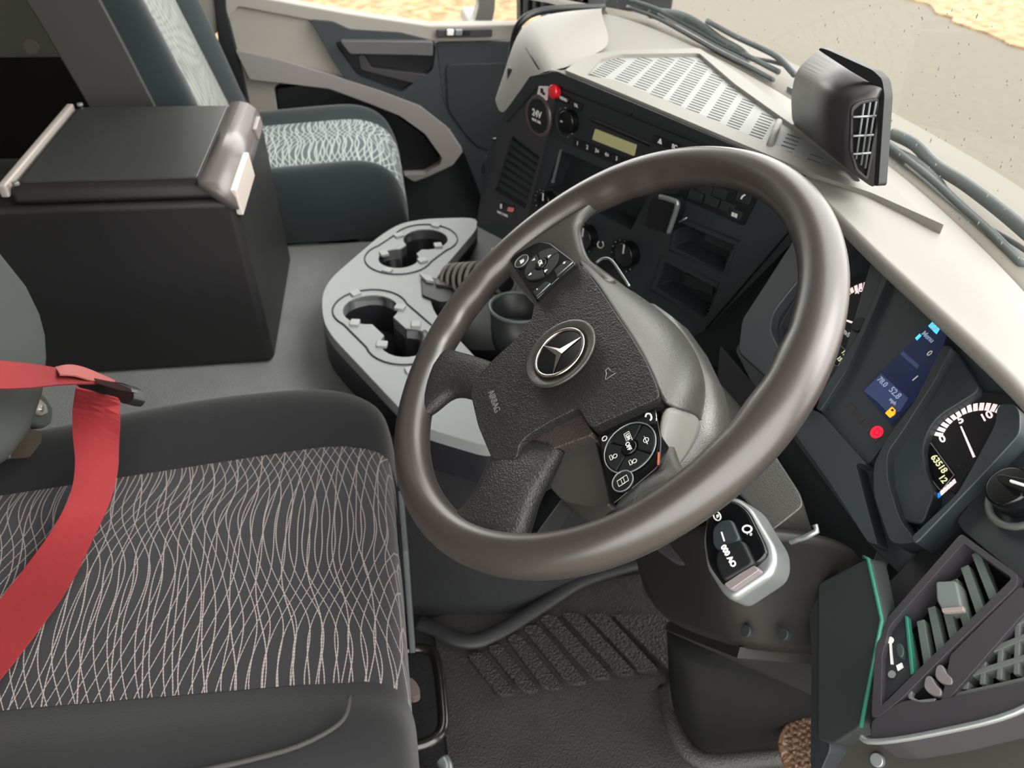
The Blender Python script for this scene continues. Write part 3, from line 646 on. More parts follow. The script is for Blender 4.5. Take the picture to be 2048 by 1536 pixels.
# cowls
cl('left_cowl', [(1475, 705), (1482, 640), (1515, 590), (1640, 395), (1700, 440), (1580, 580), (1545, 625), (1540, 660), (1560, 700), (1610, 770), (1600, 800), (1570, 790)], .022, .04, MT['dark'], None, .008, .005)
cl('left_dial_hood', [(1540, 690), (1534, 640), (1545, 600), (1640, 470), (1660, 480), (1590, 600), (1560, 650), (1566, 690), (1605, 740), (1600, 760)], .010, .03, MT['dark2'], None, .006, .003)
cl('middle_rib', [(1766, 545), (1778, 552), (1735, 650), (1690, 745), (1640, 822), (1632, 818), (1640, 790), (1715, 670), (1748, 600)], .004, .02, MT['dark'], None, .003, .002)
cl('right_inner_hood', [(1885, 690), (1905, 690), (1870, 760), (1800, 870), (1774, 905), (1775, 960), (1800, 1040), (1832, 1080), (1822, 1086), (1780, 1088), (1746, 990), (1746, 930), (1770, 880), (1830, 800)], .016, .03, MT['dark2'], None, .008, .004)
cl('right_dial_hood', [(1905, 690), (1960, 780), (1930, 800), (1880, 830), (1858, 858), (1845, 895), (1850, 940), (1870, 985), (1856, 1020), (1846, 1050), (1800, 1040), (1776, 960), (1776, 905), (1800, 870), (1870, 760)], .004, .02, MT['dark'], None, .008, .003)
cl('right_bezel_bar', [(2025, 805), (2040, 822), (2040, 868), (1975, 940), (1830, 1090), (1820, 1075), (1914, 986), (1960, 904), (1990, 848), (1994, 808)], .026, .04, MT['dark'], None, .006, .006, seg=4)
cl('cluster_foot', [(1640, 825), (1735, 930), (1710, 925), (1755, 1090), (1735, 1085), (1655, 960), (1590, 870), (1600, 810)], .008, .03, MT['dark'], None, .004, .003)

# ================================================================ RIGHT-HAND PANEL BY THE DOOR
rp = thing('side_vent_panel', 'dark air vent panel at the door end of the dashboard with slats and thumbwheel', 'air vent', RP.at(1850, 1380))
def rs(name, px, off, depth, m, p=None, r=.002, bev=.0012, **k): return slab(name, px, RP, depth, m, p or rp, off, r, bev, **k)
rs('panel_base', [(2045, 868), (2180, 980), (2180, 1420), (1790, 1480), (1738, 1462), (1752, 1240), (1760, 1180), (1930, 1010)], -.02, .02, MT['black'], None, .004)
rs('upper_switch_plate', [(2046, 872), (2180, 990), (2180, 1180), (2060, 1175), (1925, 1062), (1912, 1040)], -.004, .016, MT['dark2'], None, .004)
rs('vent_bezel', [(1922, 1066), (2036, 1150), (2034, 1172), (1900, 1300), (1800, 1400), (1760, 1432), (1742, 1436), (1750, 1300), (1766, 1245)], .004, .02, MT['charcoal'], None, .004, .003, seg=3,
   holes=[rc([RP.at(*p, .004) for p in [(1926, 1086), (2024, 1156), (1995, 1185), (1840, 1335), (1762, 1412), (1764, 1310), (1778, 1254)]], .003)])
rs('vent_back', [(1926, 1086), (2030, 1156), (1840, 1340), (1762, 1415), (1760, 1310), (1776, 1250)], -.016, .004, MT['hole'], None, 0, 0)
greenm = mat('vent_slat_grey', (86, 96, 92), .5)
for i in range(7):
    t_ = i/6; a = (1950-i*22, 1105+i*27); b = (1986-i*26, 1196+i*28)
    if i == 6: a, b = (1808, 1235+25), (1826, 1352)
    pa, pb = RP.at(*a, -.003), RP.at(*b, -.003); d = nrm(pb-pa); s = np.cross(RP.n, d)*.0032
    prism('vent_blade', [pa-s, pb-s, pb+s, pa+s], RP.n, .008, greenm, rp, .0008)
rs('vent_tab', [(1870, 1162), (1912, 1160), (1924, 1218), (1884, 1222), (1872, 1200)], .004, .014, mat('tab_grey', (108, 116, 112), .5), None, .003, .002)
rs('vent_tab_edge', [(1882, 1216), (1926, 1212), (1926, 1221), (1884, 1224)], .0055, .004, mat('tab_edge', (150, 138, 134), .5), None, 0, .0005)
rs('slider_plate', [(1782, 1252), (1808, 1232), (1824, 1350), (1766, 1404), (1770, 1320)], -.001, .006, MT['dark2'], None, .002)
rs('slider_rail', [(1808, 1230), (1815, 1232), (1827, 1346), (1820, 1350)], .002, .005, MT['green'], None, 0, .0008)
rs('slider_symbol', [(1778, 1282), (1782, 1282), (1786, 1328), (1781, 1328)], .0004, .001, MT['white'], None, 0, 0)
disc('slider_dot', RP.at(1780, 1280, .0008), RP.n, .0028, .001, MT['white'], rp, 12, 0); disc('slider_dot', RP.at(1783, 1348, .0008), RP.n, .003, .001, MT['silver'], rp, 12, 0)
rs('slider_symbol', [(1792, 1331), (1803, 1325), (1806, 1334), (1795, 1341)], .0004, .001, MT['white'], None, 0, 0)
disc('vent_thumbwheel', RP.at(1799, 1300, .003), RP.n, .006, .008, mat('wheel_green', (46, 62, 60), .4), rp, 20, .001, xd=RP.at(1795, 1270)-RP.at(1803, 1330), ry=.003)
# lower slot row
rs('lower_bar', [(2036, 1174), (2056, 1176), (2180, 1050), (2180, 1075), (1900, 1395), (1880, 1404), (1885, 1390), (1900, 1310)], .003, .012, MT['charcoal'], None, .002, .002)
slotp = rs('lower_slot', [(2100, 1110), (2130, 1120), (1900, 1395), (1850, 1402), (1818, 1398), (1822, 1370), (1880, 1330)], -.003, .006, MT['hole'], None, .004)
for i in range(8):
    x = 2052-i*22; y = 1196+i*25; pa, pb = RP.at(x, y), RP.at(x+17, y+15); tube('roller_rib', [pa, pb], .0022, MT['charcoal'], rp, 8)
for i in range(2):
    x, y = 1880-i*22, 1352+i*22
    prism('roller_disc', rc([RP.at(x+a, y+b, .004) for a, b in ((-8, -22), (4, -24), (12, -6), (24, 4), (24, 18), (0, 14), (-12, 0))], .004), RP.n, .01, mat('roller%d' % i, (112, 106, 108), .45), rp, .002, 3)
rs('lower_slot_rim', [(1817, 1372), (1826, 1368), (1822, 1392), (1836, 1400), (1872, 1396), (1868, 1404), (1834, 1406), (1816, 1396)], .002, .004, MT['silver'], None, .001)
# defrost grille near the window
gm = mat('grille_grey', (88, 92, 90), .55)
for i in range(6):
    a = (1930+i*34, 1378-i*10); b = (1930+i*34+4, 1378-i*10-(40+i*34)); pa, pb = RP.at(*a), RP.at(*b); d = nrm(pb-pa); s = np.cross(RP.n, d)*.0018
    prism('grille_bar', [pa-s, pb-s, pb+s, pa+s], RP.n, .01, gm, rp, .0005)
for i in range(4):
    a = (1905+i*34, 1392-i*44); b = (2180, 1330-i*56); pa, pb = RP.at(*a, .0005), RP.at(*b, .0005); d = nrm(pb-pa); s = np.cross(RP.n, d)*.002
    prism('grille_bar', [pa-s, pb-s, pb+s, pa+s], RP.n, .01, gm, rp, .0005)
rs('lower_shell', [(1742, 1440), (1800, 1402), (1822, 1398), (1850, 1406), (1905, 1392), (2000, 1372), (2180, 1330), (2180, 1380), (2000, 1435), (1880, 1466), (1790, 1482), (1738, 1480)], .004, .03, MT['charcoal'], None, .004, .004, seg=3)
tube('shell_edge', [RP.at(x, y, .005) for x, y in ((1722, 1474), (1738, 1483), (1790, 1480), (1880, 1464), (2000, 1436), (2080, 1400), (2180, 1340))], .0022, MT['silver'], rp, 8, sp=3)
# headlight rotary knob
kn = thing('light_switch_knob', 'round black rotary light switch at the right end of the dashboard', 'knob', RP.at(2030, 1010))
kc = RP.at(2046, 1000, .0)
ring('knob_collar', kc+RP.n*.002, RP.n, .024, .003, mat('collar', (84, 88, 84), .4), kn)
disc('knob_barrel', kc+RP.n*.022, RP.n, .017, .022, MT['gloss'], kn, 28, .003)
slab('knob_grip', [(1990, 952), (2000, 946), (2070, 960), (2080, 985), (2050, 985), (2000, 965)], RP, .012, MT['gloss'], kn, .034, .004, .004)
slab('knob_highlight_bar', [(2020, 958), (2052, 968), (2050, 973), (2018, 963)], RP, .002, MT['white'], kn, .0355, .001, .0003)
# open storage flap (dark panel with a green edge)
KP = Pl([.22, .165, .52], [-.1, -.95, .3])
fp = thing('storage_flap', 'dark storage compartment flap below the cluster with a green edge', 'flap', KP.at(1690, 1480))
slab('flap_panel', [(1634, 1165), (1738, 1112), (1765, 1240), (1722, 1455), (1668, 1490), (1632, 1480)], KP, .018, mat('flap_dark', (40, 46, 46), .5), fp, .012, .006, .003)
slab('flap_frame', [(1615, 1190), (1640, 1160), (1660, 1500), (1640, 1545), (1620, 1536), (1622, 1300)], KP, .03, MT['dark2'], fp, .006, .004, .004)
tube('green_edge', [KP.at(x, y, .013) for x, y in ((1727, 1114), (1737, 1118), (1764, 1240), (1722, 1454))], .0017, MT['green'], fp, 8)
# kick panel below, with screws
kp = thing('kick_panel', 'dark lower trim panel at the bottom right with two screws', 'trim panel', (.33, .05, .25))
KQ = Pl([.30, .12, .47], [.1, -.8, .55])
slab('panel_sheet', [(1640, 1540), (1672, 1485), (1738, 1470), (1880, 1462), (2000, 1434), (2180, 1335), (2180, 1680), (1620, 1680)], KQ, .03, mat('kick_dark', (46, 44, 40), .6), kp, -.012, .004, .004)
for x, y in ((1954, 1474), (1752, 1520)): disc('screw', KQ.at(x, y, -.008), KQ.n, .0055, .006, MT['silver'], kp, 16, .001)

# ================================================================ COLUMN
colm = thing('steering_column_cover', 'dark steering column shroud between the wheel and the dashboard', 'steering column', (0, .2, .3))
top = [[(1175, 500), (1225, 535), (1300, 575), (1400, 640), (1452, 700), (1490, 790), (1520, 880), (1600, 985)],
       [(1150, 560), (1220, 600), (1300, 640), (1380, 690), (1425, 760), (1440, 830), (1430, 930), (1500, 1010)]]
# shroud as a loft from behind the hub down into the dash
def ringw(cx, cy, h, rx, ry, k=20, sq_=.75, z_=None):
    o = []
    for i in range(k):
        a = 2*math.pi*i/k; c, s = math.cos(a), math.sin(a); c = math.copysign(abs(c)**sq_, c); s = math.copysign(abs(s)**sq_, s)
        o.append(wl(cx+rx*c, cy+ry*s, h))
    return o
loft('upper_shroud', [ringw(0, -.01, -.060, .09, .05), ringw(0, -.005, -.070, .11, .075), ringw(0, -.005, -.10, .115, .08), ringw(0, -.005, -.14, .10, .07), ringw(0, .0, -.22, .09, .07), ringw(0, 0, -.30, .08, .07)], MT['fineleather'], colm)
# knee cover: curved panel
KN = []
for (x0, y0, x1, y1, n_) in ((1265, 1090, 1340, 1255, 0),):
    pass
def kpnt(px, py, y): return YP(y).at(px, py)
rowsK = [
 [kpnt(1262, 1080, .10), kpnt(1275, 1130, .11), kpnt(1290, 1190, .12), kpnt(1335, 1245, .135)],
 [kpnt(1330, 1060, .07), kpnt(1350, 1120, .08), kpnt(1375, 1200, .09), kpnt(1400, 1270, .105)],
 [kpnt(1420, 1060, .08), kpnt(1440, 1130, .09), kpnt(1460, 1230, .10), kpnt(1480, 1298, .115)],
 [kpnt(1530, 1070, .12), kpnt(1535, 1130, .13), kpnt(1545, 1230, .14), kpnt(1560, 1305, .15)],
 [kpnt(1640, 1075, .17), kpnt(1645, 1130, .18), kpnt(1640, 1230, .185), kpnt(1635, 1310, .19)],
 [kpnt(1730, 1110, .22), kpnt(1725, 1150, .225), kpnt(1700, 1230, .235), kpnt(1690, 1310, .235)]]
grid('knee_cover', rowsK, mat('knee_cover_brownish', (30, 28, 26), .5, bump=('N', 500, .2, .0004)), colm, mods=(('S', 2), ('T', .008, -1)))
mk('knee_lower', [kpnt(1335, 1243, .14), kpnt(1480, 1294, .118), kpnt(1640, 1308, .193), kpnt(1642, 1378, .25), kpnt(1450, 1290, .2), kpnt(1345, 1250, .16)], [[0, 1, 2, 3, 4, 5]], mat('knee_lower_dark', (30, 29, 26), .6), colm, mods=(('T', .01, -1),))
for x, y, yy in ((1490, 1262, .118), (1565, 1268, .148)): disc('screw', kpnt(x, y, yy-.004), (0, -.8, .5), .0055, .006, MT['dark2'], colm, 14, .001)
tube('cover_chrome_clip', [kpnt(1582, 1084, .13), kpnt(1612, 1074, .135), kpnt(1634, 1062, .14), kpnt(1630, 1050, .14)], .0024, MT['silver'], colm, 8)
# textured upper housing right of the wheel
CH = Pl([.08, .14, .64], [-.05, -.45, .9])
slab('housing_top', [(1455, 985), (1545, 900), (1600, 985), (1608, 1010), (1520, 1080), (1440, 1020)], CH, .05, MT['fineleather'], colm, .0, .006, .006, 3)
tube('housing_rib', [CH.at(x, y, .003) for x, y in ((1462, 980), (1490, 1000), (1518, 1045), (1520, 1060))], .002, MT['black'], colm, 8, sp=4)
# collar visible below the rim
slab('collar', [(1300, 1090), (1352, 1062), (1370, 1100), (1410, 1122), (1460, 1110), (1470, 1150), (1400, 1140), (1340, 1120)], Pl([.05, .08, .56], [0, -.7, .7]), .03, MT['charcoal'], colm, 0, .008, .004)
tube('collar_edge', [Pl([.05, .08, .56], [0, -.7, .7]).at(x, y, .002) for x, y in ((1352, 1062), (1362, 1090), (1380, 1110), (1402, 1120))], .0015, MT['silver'], colm, 8, sp=4)
# column leg down to the floor
legr = []
for z, px in ((0.0, [(1350, 1420), (1380, 1490), (1420, 1512), (1640, 1498), (1700, 1380)]), (.12, [(1335, 1330), (1345, 1420), (1400, 1500), (1640, 1470), (1700, 1330)]), (.30, [(1330, 1240), (1338, 1300), (1390, 1330), (1640, 1380), (1720, 1280)])):
    pl = ZP(z); q = [pl.at(*p) for p in px]; 
    q += [q[-1]+np.array([0, .12, 0]), q[0]+np.array([-.02, .15, 0])]
    legr.append(rc(q, .02, 3))
loft('column_leg', legr, mat('leg_black', (20, 20, 20), .7, .15, bump=('N', 200, .2, .001), var=.2), colm)
tube('leg_floor_seal', [ZP(.006).at(x, y) for x, y in ((1334, 1375), (1345, 1440), (1375, 1500), (1420, 1524), (1500, 1518), (1600, 1508), (1660, 1500))], lambda t: (.012, .016), MT['rubber'], colm, 10, sp=4)

# control stalk on the right of the column
stl = thing('control_stalk', 'black and silver multifunction stalk sticking out to the right under the wheel rim', 'stalk', (.17, .1, .62))
SP = Pl([.175, .10, .655], [.1, -.75, .65])
slab('stalk_body', [(1412, 1020), (1440, 992), (1470, 992), (1500, 1012), (1548, 1092), (1550, 1128), (1540, 1152), (1464, 1202), (1444, 1190), (1410, 1136), (1402, 1080)], SP, .030, MT['silver'], stl, 0, .006, .006, 4)
slab('stalk_face', [(1414, 1024), (1440, 1000), (1468, 1000), (1494, 1018), (1530, 1090), (1534, 1112), (1450, 1178), (1415, 1130), (1408, 1080)], SP, .01, MT['gloss'], stl, .004, .008, .003, 3)
slab('slide_button', [(1424, 1056), (1440, 1040), (1462, 1038), (1480, 1080), (1440, 1105), (1424, 1090)], SP, .006, MT['dark'], stl, .009, .004, .002)
slab('turn_ring', [(1430, 1105), (1448, 1088), (1484, 1078), (1508, 1128), (1446, 1165), (1430, 1130)], SP, .008, MT['black'], stl, .011, .005, .003, 3)
slab('end_button', [(1447, 1168), (1480, 1146), (1508, 1130), (1518, 1140), (1460, 1180)], SP, .008, mat('end_button_grey', (150, 140, 142), .35, metal=.3), stl, .010, .002, .002)
sxd = SP.at(1470, 1130)-SP.at(1450, 1090)
tube('lock_symbol', [SP.at(1434+7*math.cos(a)+2*math.sin(a), 1032+9*math.sin(a), .0045) for a in np.linspace(0, 6.28, 12, endpoint=False)], .0007, MT['white'], stl, 6, closed=True)
slab('lock_symbol_dot', [(1432, 1030), (1437, 1028), (1438, 1033), (1433, 1036)], SP, .0006, MT['white'], stl, .005, 0, 0)
tube('light_symbol', [SP.at(1494+9*math.cos(a), 1058+7*math.sin(a), .0045) for a in np.linspace(0, 6.28, 12, endpoint=False)], .0009, MT['white'], stl, 6, closed=True)
text('symbol_marks', ':*', SP.at(1499, 1069, .0045), sxd, SP.n, .006, MT['white'], stl)
text('stalk_lettering', '000 AO', SP.at(1457, 1112, .0115), SP.at(1466, 1128)-SP.at(1448, 1096), SP.n, .0064, MT['white'], stl, bold=.0004)
slab('slide_mark', [(1441, 1064), (1444, 1063), (1450, 1082), (1447, 1083)], SP, .0006, MT['white'], stl, .0094, 0, 0)
tube('stalk_arm', [SP.at(1455, 1010, -.012), np.array([.04, .14, .60])], .009, MT['black'], stl, 12)
# left stalk behind the wheel
ls = thing('gear_stalk', 'dark paddle stalk with a pale rim behind the upper left of the wheel hub', 'stalk', wl(-.08, .05, -.05))
LP = Pl(wl(-.06, .05, -.045), WN)
slab('stalk_paddle', [(1192, 528), (1202, 518), (1214, 517), (1224, 522), (1262, 576), (1240, 570)], LP, .012, MT['gloss'], ls, 0, .004, .003)
tube('paddle_rim', [LP.at(x, y, .001) for x, y in ((1192, 526), (1204, 518), (1216, 517), (1226, 524), (1240, 544), (1258, 572))], .0015, MT['silver'], ls, 8, sp=3)

# ================================================================ STEERING WHEEL
whl = thing('steering_wheel', 'large four-spoke steering wheel with dark hub pad and smooth brown-grey rim', 'steering wheel', W0)
NT = 160; seg = 24; v = []; f = []
for i in range(NT):
    t_ = 2*math.pi*i/NT; u = E1*math.cos(t_)+E2*math.sin(t_)
    rr = .0178; deg = math.degrees(t_) % 360
    grip = .0018*math.exp(-((deg-150)/22)**2)+.0018*math.exp(-((deg-30)/22)**2)
    for k in range(seg):
        a = 2*math.pi*k/seg; r1 = rr+grip; r2 = rr+grip
        if math.cos(a) < -.2 and (132 < deg < 168 or 12 < deg < 48 or 195 < deg < 240): r1 += .0011*math.sin(math.radians(deg*28))
        v.append(W0+u*(.2078+math.cos(a)*r1)+WN*math.sin(a)*r2)
for i in range(NT):
    j = (i+1) % NT
    for k in range(seg): f.append([i*seg+k, i*seg+(k+1) % seg, j*seg+(k+1) % seg, j*seg+k])
mk('rim', v, f, MT['wheel'], whl, smooth=True)
ringpts = [W0+(E1*math.cos(t_)+E2*math.sin(t_))*.2225-WN*.0095 for t_ in np.linspace(0, 2*math.pi, 120, endpoint=False)]
tube('rim_seam', ringpts, .0007, MT['charcoal'], whl, 6, closed=True)
def band(name, secs, m, parent, k=18, p=.7, sp=0):
    """secs: (pxL, pxR, h, thickness): cross-sections between two pixel edges on the wheel plane"""
    R_ = []
    for (L, Rr, h_, th) in secs:
        a = WH.at(*L, h_); b = WH.at(*Rr, h_); R_.append(np.concatenate([a, b, [th]]))
    if sp: R_ = spl(R_, sp, False)
    rings = []
    for q in R_:
        a, b, th = q[:3], q[3:6], q[6]; c = (a+b)/2; x = (b-a)/2
        rings.append([c+x*math.copysign(abs(math.cos(t))**p, math.cos(t))+WN*th/2*math.copysign(abs(math.sin(t))**p, math.sin(t)) for t in np.linspace(0, 2*math.pi, k, endpoint=False)])
    return loft(name, rings, m, parent)
# lower spokes
band('spoke', [((852, 660), (832, 850), -.002, .018), ((880, 694), (868, 822), -.003, .022), ((920, 706), (906, 794), -.006, .022), ((968, 720), (945, 800), -.010, .022), ((1010, 735), (985, 835), -.014, .02)], MT['leather'], whl, sp=4)
band('spoke', [((866, 1030), (1080, 1110), 0, .016), ((902, 1040), (1052, 1082), -.002, .024), ((940, 1008), (1064, 1030), -.005, .026), ((963, 970), (1082, 985), -.008, .026), ((982, 928), (1104, 945), -.012, .024), ((1000, 880), (1130, 900), -.018, .02)], MT['leather'], whl, sp=4)
# side spokes
band('spoke', [((1215, 395), (970, 560), -.002, .016), ((1165, 440), (1012, 540), -.004, .022), ((1165, 482), (1022, 555), -.010, .022), ((1182, 522), (1060, 600), -.016, .022), ((1230, 560), (1100, 640), -.02, .02)], MT['fineleather'], whl, sp=4)
band('spoke', [((1430, 940), (1210, 1040), -.004, .018), ((1375, 945), (1235, 1020), -.018, .020), ((1350, 900), (1235, 970), -.030, .022), ((1335, 840), (1215, 900), -.034, .022), ((1300, 780), (1180, 850), -.034, .02)], MT['fineleather'], whl, sp=4)
slab('spoke_back_cover', [(1042, 926), (1120, 890), (1188, 872), (1206, 940), (1222, 1012), (1170, 1012), (1128, 1004), (1108, 985), (1085, 955)], WH, .035, MT['fineleather'], whl, -.020, .006, .004, 3)
slab('spoke_inner_web', [(1060, 1070), (1086, 985), (1112, 970), (1130, 990), (1100, 1030), (1065, 1078)], WH, .02, MT['black'], whl, -.030, .004, .002)
# hub pad (slightly domed)
padpx = [(1163, 528), (1110, 562), (1068, 597), (1064, 634), (1030, 680), (990, 714), (950, 758), (940, 785), (955, 850), (984, 920), (1034, 917), (1037, 890), (1052, 872), (1100, 842), (1156, 815), (1166, 832), (1180, 856), (1250, 824), (1320, 794), (1310, 762), (1288, 715), (1262, 672), (1235, 632), (1200, 578)]
pts = spl([WH.at(x, y, 0) for x, y in padpx], 2)
def wloc(p): q = p-W0; return np.array([q@E1, q@E2])
cen = np.mean([wloc(p) for p in pts], 0)
loc = [wloc(p) for p in pts]
rings_ = [[wl(*(cen+(q-cen)*s), h_) for q in loc] for s, h_ in ((.97, -.034), (1.0, -.026), (1.0, -.006), (.985, -.0015), (.95, .0006), (.85, .003), (.65, .0050), (.4, .0062), (.15, .0066))]
prism('hub_pad', rc([WH.at(x, y, 0) for x, y in padpx], .006, 3), WN, .030, MT['leather'], whl, .0045, 4)
# fold: raised right wing edge
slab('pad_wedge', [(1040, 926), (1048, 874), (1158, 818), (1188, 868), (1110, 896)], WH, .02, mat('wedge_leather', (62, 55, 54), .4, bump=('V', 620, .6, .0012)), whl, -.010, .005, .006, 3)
# hub flank that falls away to the column
fr = [(1152, 516), (1195, 560), (1235, 630), (1275, 690), (1310, 760), (1330, 806)]
mid = [(1172, 514), (1222, 552), (1280, 612), (1340, 680), (1378, 760), (1372, 822)]
en = [(1190, 528), (1238, 560), (1300, 596), (1382, 658), (1426, 762), (1408, 838)]
en2 = [(1188, 540), (1230, 575), (1290, 610), (1370, 675), (1416, 770), (1400, 845)]
G = [[WH.at(*p, -.002) for p in fr], [WH.at(*p, -.022) for p in mid], [WH.at(*p, -.062) for p in en], [WH.at(*p, -.09) for p in en2]]
grid('hub_flank', G, MT['fineleather'], whl, mods=(('S', 3), ('T', .003, -1)))
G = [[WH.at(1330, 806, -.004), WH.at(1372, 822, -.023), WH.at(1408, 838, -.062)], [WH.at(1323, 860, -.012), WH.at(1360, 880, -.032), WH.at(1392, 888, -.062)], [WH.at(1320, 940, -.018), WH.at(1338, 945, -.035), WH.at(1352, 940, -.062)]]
grid('hub_flank_end', G, mat('flank_glare', (120, 120, 116), .4), whl, mods=(('S', 2), ('T', .003, -1)))  # sky glare on the dark plastic put into this paler base colour
# pods
def pod(px, h_):
    return slab('switch_pod', px, WH, .022, MT['gloss'], whl, h_, .005, .002, 3)
def seg4(name, c, rx, xd, a0, a1, r0, r1, m, parent, h=.0):
    n = WN; xd = nrm(np.array(xd)-n*(np.array(xd)@n)); yd = np.cross(n, xd)
    A = np.radians(np.linspace(a0, a1, 8)); top = [c+xd*math.cos(a)*r1+yd*math.sin(a)*r1 for a in A]+[c+xd*math.cos(a)*r0+yd*math.sin(a)*r0 for a in A[::-1]]
    return prism(name, top, n, .004, m, parent, .0008, 2)
hl = .006
pL = pod([(1017, 520), (1040, 500), (1078, 482), (1100, 484), (1152, 524), (1110, 560), (1070, 600)], hl)
LPc = WH.at(1082, 528, hl+.002)
for k in range(4): seg4('rocker_key', LPc, 1, E1, 45+k*90+3-45, 45+k*90+87-45, .0080, .0212, MT['black'], pL)
disc('ok_key', LPc+WN*.0012, WN, .0070, .004, MT['gloss'], pL, 20, .0012)
text('ok_lettering', 'OK', LPc+WN*.0016, E1, WN, .0062, MT['white'], pL, bold=.0001)
def arrow(x, y, dx, dy, s=.0024):
    c = WH.at(x, y, hl+.0027); a, b = E1*dx+E2*dy, -E1*dy+E2*dx
    prism('arrow_symbol', [c+a*s, c-a*s*.6+b*s*.8, c-a*s*.6-b*s*.8], WN, .0004, MT['white'], pL, 0)
arrow(1067, 519, -.2, -.2-.8); arrow(1098, 512, 0, 1); arrow(1060, 548, 0, -1); arrow(1091, 541, 0, 1)
ek = disc('page_key', WH.at(1043, 522, hl+.003), WN, .0085, .005, MT['black'], pL, 24, .0015)
ring('page_key_ring', WH.at(1043, 522, hl+.0025), WN, .0086, .0005, MT['silver'], pL, 24)
prism('page_symbol', [WH.at(1043, 522, hl+.0036)+E1*a+E2*b for a, b in ((-.003, -.002), (.003, -.002), (.003, .002), (-.001, .003))], WN, .0006, MT['white'], pL, 0)
slab('plus_key', [(1108, 540), (1132, 520), (1146, 524), (1114, 552)], WH, .004, MT['black'], pL, hl+.002, .001, .0008)
slab('minus_key', [(1066, 583), (1092, 562), (1100, 566), (1072, 592)], WH, .004, MT['black'], pL, hl+.002, .001, .0008)
text('plus_symbol', '+', WH.at(1128, 526, hl+.0025), E1, WN, .006, MT['white'], pL, bold=.0002)
text('minus_symbol', '-', WH.at(1075, 578, hl+.0025), E1, WN, .006, MT['white'], pL, bold=.0002)
for a, b in (((1114, 552), (1146, 524)), ((1073, 593), (1101, 567))): tube('key_edge', [WH.at(*a, hl+.0022), WH.at(*b, hl+.0022)], .0005, MT['silver'], pL, 6)
hr = -.010
pR = pod([(1194, 870), (1250, 838), (1312, 812), (1322, 880), (1318, 932), (1222, 1012), (1212, 960)], hr)
RPc = WH.at(1259, 895, hr+.002)
for k in range(4): seg4('rocker_key', RPc, 1, E1, 40+k*90+3, 40+k*90+87, .0075, .0215, MT['black'], pR)
ring('rocker_ring', RPc, WN, .0228, .0006, MT['silver'], pR, 40)
disc('off_key', RPc+WN*.0016, WN, .0068, .005, MT['gloss'], pR, 22, .0016)
text('off_lettering', 'OFF', RPc+WN*.0018, E1, WN, .0050, MT['white'], pR, bold=.0001)
def smallrect(x, y, w_, h_, par, hh): 
    c = WH.at(x, y, hh); tube('key_symbol', [c+E1*a+E2*b for a, b in ((-w_, -h_), (w_, -h_), (w_, h_), (-w_, h_))], .0003, MT['white'], par, 6, closed=True)
text('limiter_lettering', 'LIM', WH.at(1256, 874, hr+.0026), E1, WN, .0042, MT['white'], pR, bold=.0001); smallrect(1256, 874, .0048, .0024, pR, hr+.0026)
ring('cruise_symbol', WH.at(1292, 880, hr+.0026), WN, .0022, .0003, MT['white'], pR, 14)
tube('cruise_symbol', [WH.at(1288, 872, hr+.0026), WH.at(1295, 888, hr+.0026)], .0003, MT['white'], pR, 5)
for x, y in ((1230, 912), (1269, 922)):
    ring('brake_symbol', WH.at(x, y, hr+.0026), WN, .0018, .0003, MT['white'], pR, 14)
    smallrect(x-8, y+3, .0022, .001, pR, hr+.0026)
wk = disc('window_key', WH.at(1245, 962, hr+.003), WN, .0088, .005, MT['black'], pR, 26, .0015)
ring('window_key_ring', WH.at(1245, 962, hr+.0025), WN, .009, .0006, MT['silver'], pR, 26)
smallrect(1242, 964, .0028, .0028, pR, hr+.0038); smallrect(1249, 959, .0028, .0028, pR, hr+.0036)
kk = slab('home_key', [(1200, 876), (1240, 858), (1244, 862), (1215, 890), (1210, 905), (1204, 900)], WH, .004, MT['black'], pR, hr+.002, .002, .0008)
ring('home_symbol', WH.at(1209, 877, hr+.0026), WN, .0022, .0004, MT['white'], pR, 14)
slab('phone_key', [(1264, 846), (1310, 820), (1312, 846), (1296, 848)], WH, .004, MT['black'], pR, hr+.002, .001, .0008)
tube('phone_symbol', [WH.at(x, y, hr+.003) for x, y in ((1291, 834), (1293, 828), (1300, 828), (1303, 836), (1300, 841))], .0008, MT['white'], pR, 6, sp=3)
slab('reset_key', [(1232, 862), (1256, 850), (1258, 854), (1236, 868)], WH, .003, MT['dark2'], pR, hr+.002, .001, .0006)
tube('pod_edge', [WH.at(x, y, hr+.001) for x, y in ((1311, 814), (1313, 842))], .0007, MT['chrome'], pR, 6)
tube('orange_edge', [WH.at(1317, 905, hr), WH.at(1316, 930, hr)], .0008, MT['orangestrip'], pR, 6)
# emblem
emc = WH.at(1119, 705.5, .0075)
rec = ringpts = None
loft('emblem_dish', [circ(emc-WN*.0005, WN, r_, 40) if False else [p+WN*h_ for p in circ(emc, WN, r_, 40)] for r_, h_ in ((.0375, -.0012), (.0370, .0006), (.035, .0008), (.030, -.0010), (.027, -.0022), (.010, -.0026))], MT['fineleather'], whl)
eb = ring('emblem', emc+WN*.0006, WN, .0258, .0017, MT['chrome'], whl, 56)
disc('emblem_disc', emc+WN*.0002, WN, .0245, .001, MT['gloss'], eb, 40, 0)
v = [emc+WN*.0040]; f = []
for k in range(6):
    a = math.radians(90+k*60); r_ = .0252 if k % 2 == 0 else .0040
    v.append(emc+WN*(.0012 if k % 2 == 0 else .0008)+(E1*math.cos(a)+E2*math.sin(a))*r_)
for k in range(6): f.append([0, 1+k, 1+(k+1) % 6])
f.append([1, 2, 3, 4, 5, 6]); mk('emblem_star', v, f, MT['chrome'], eb)
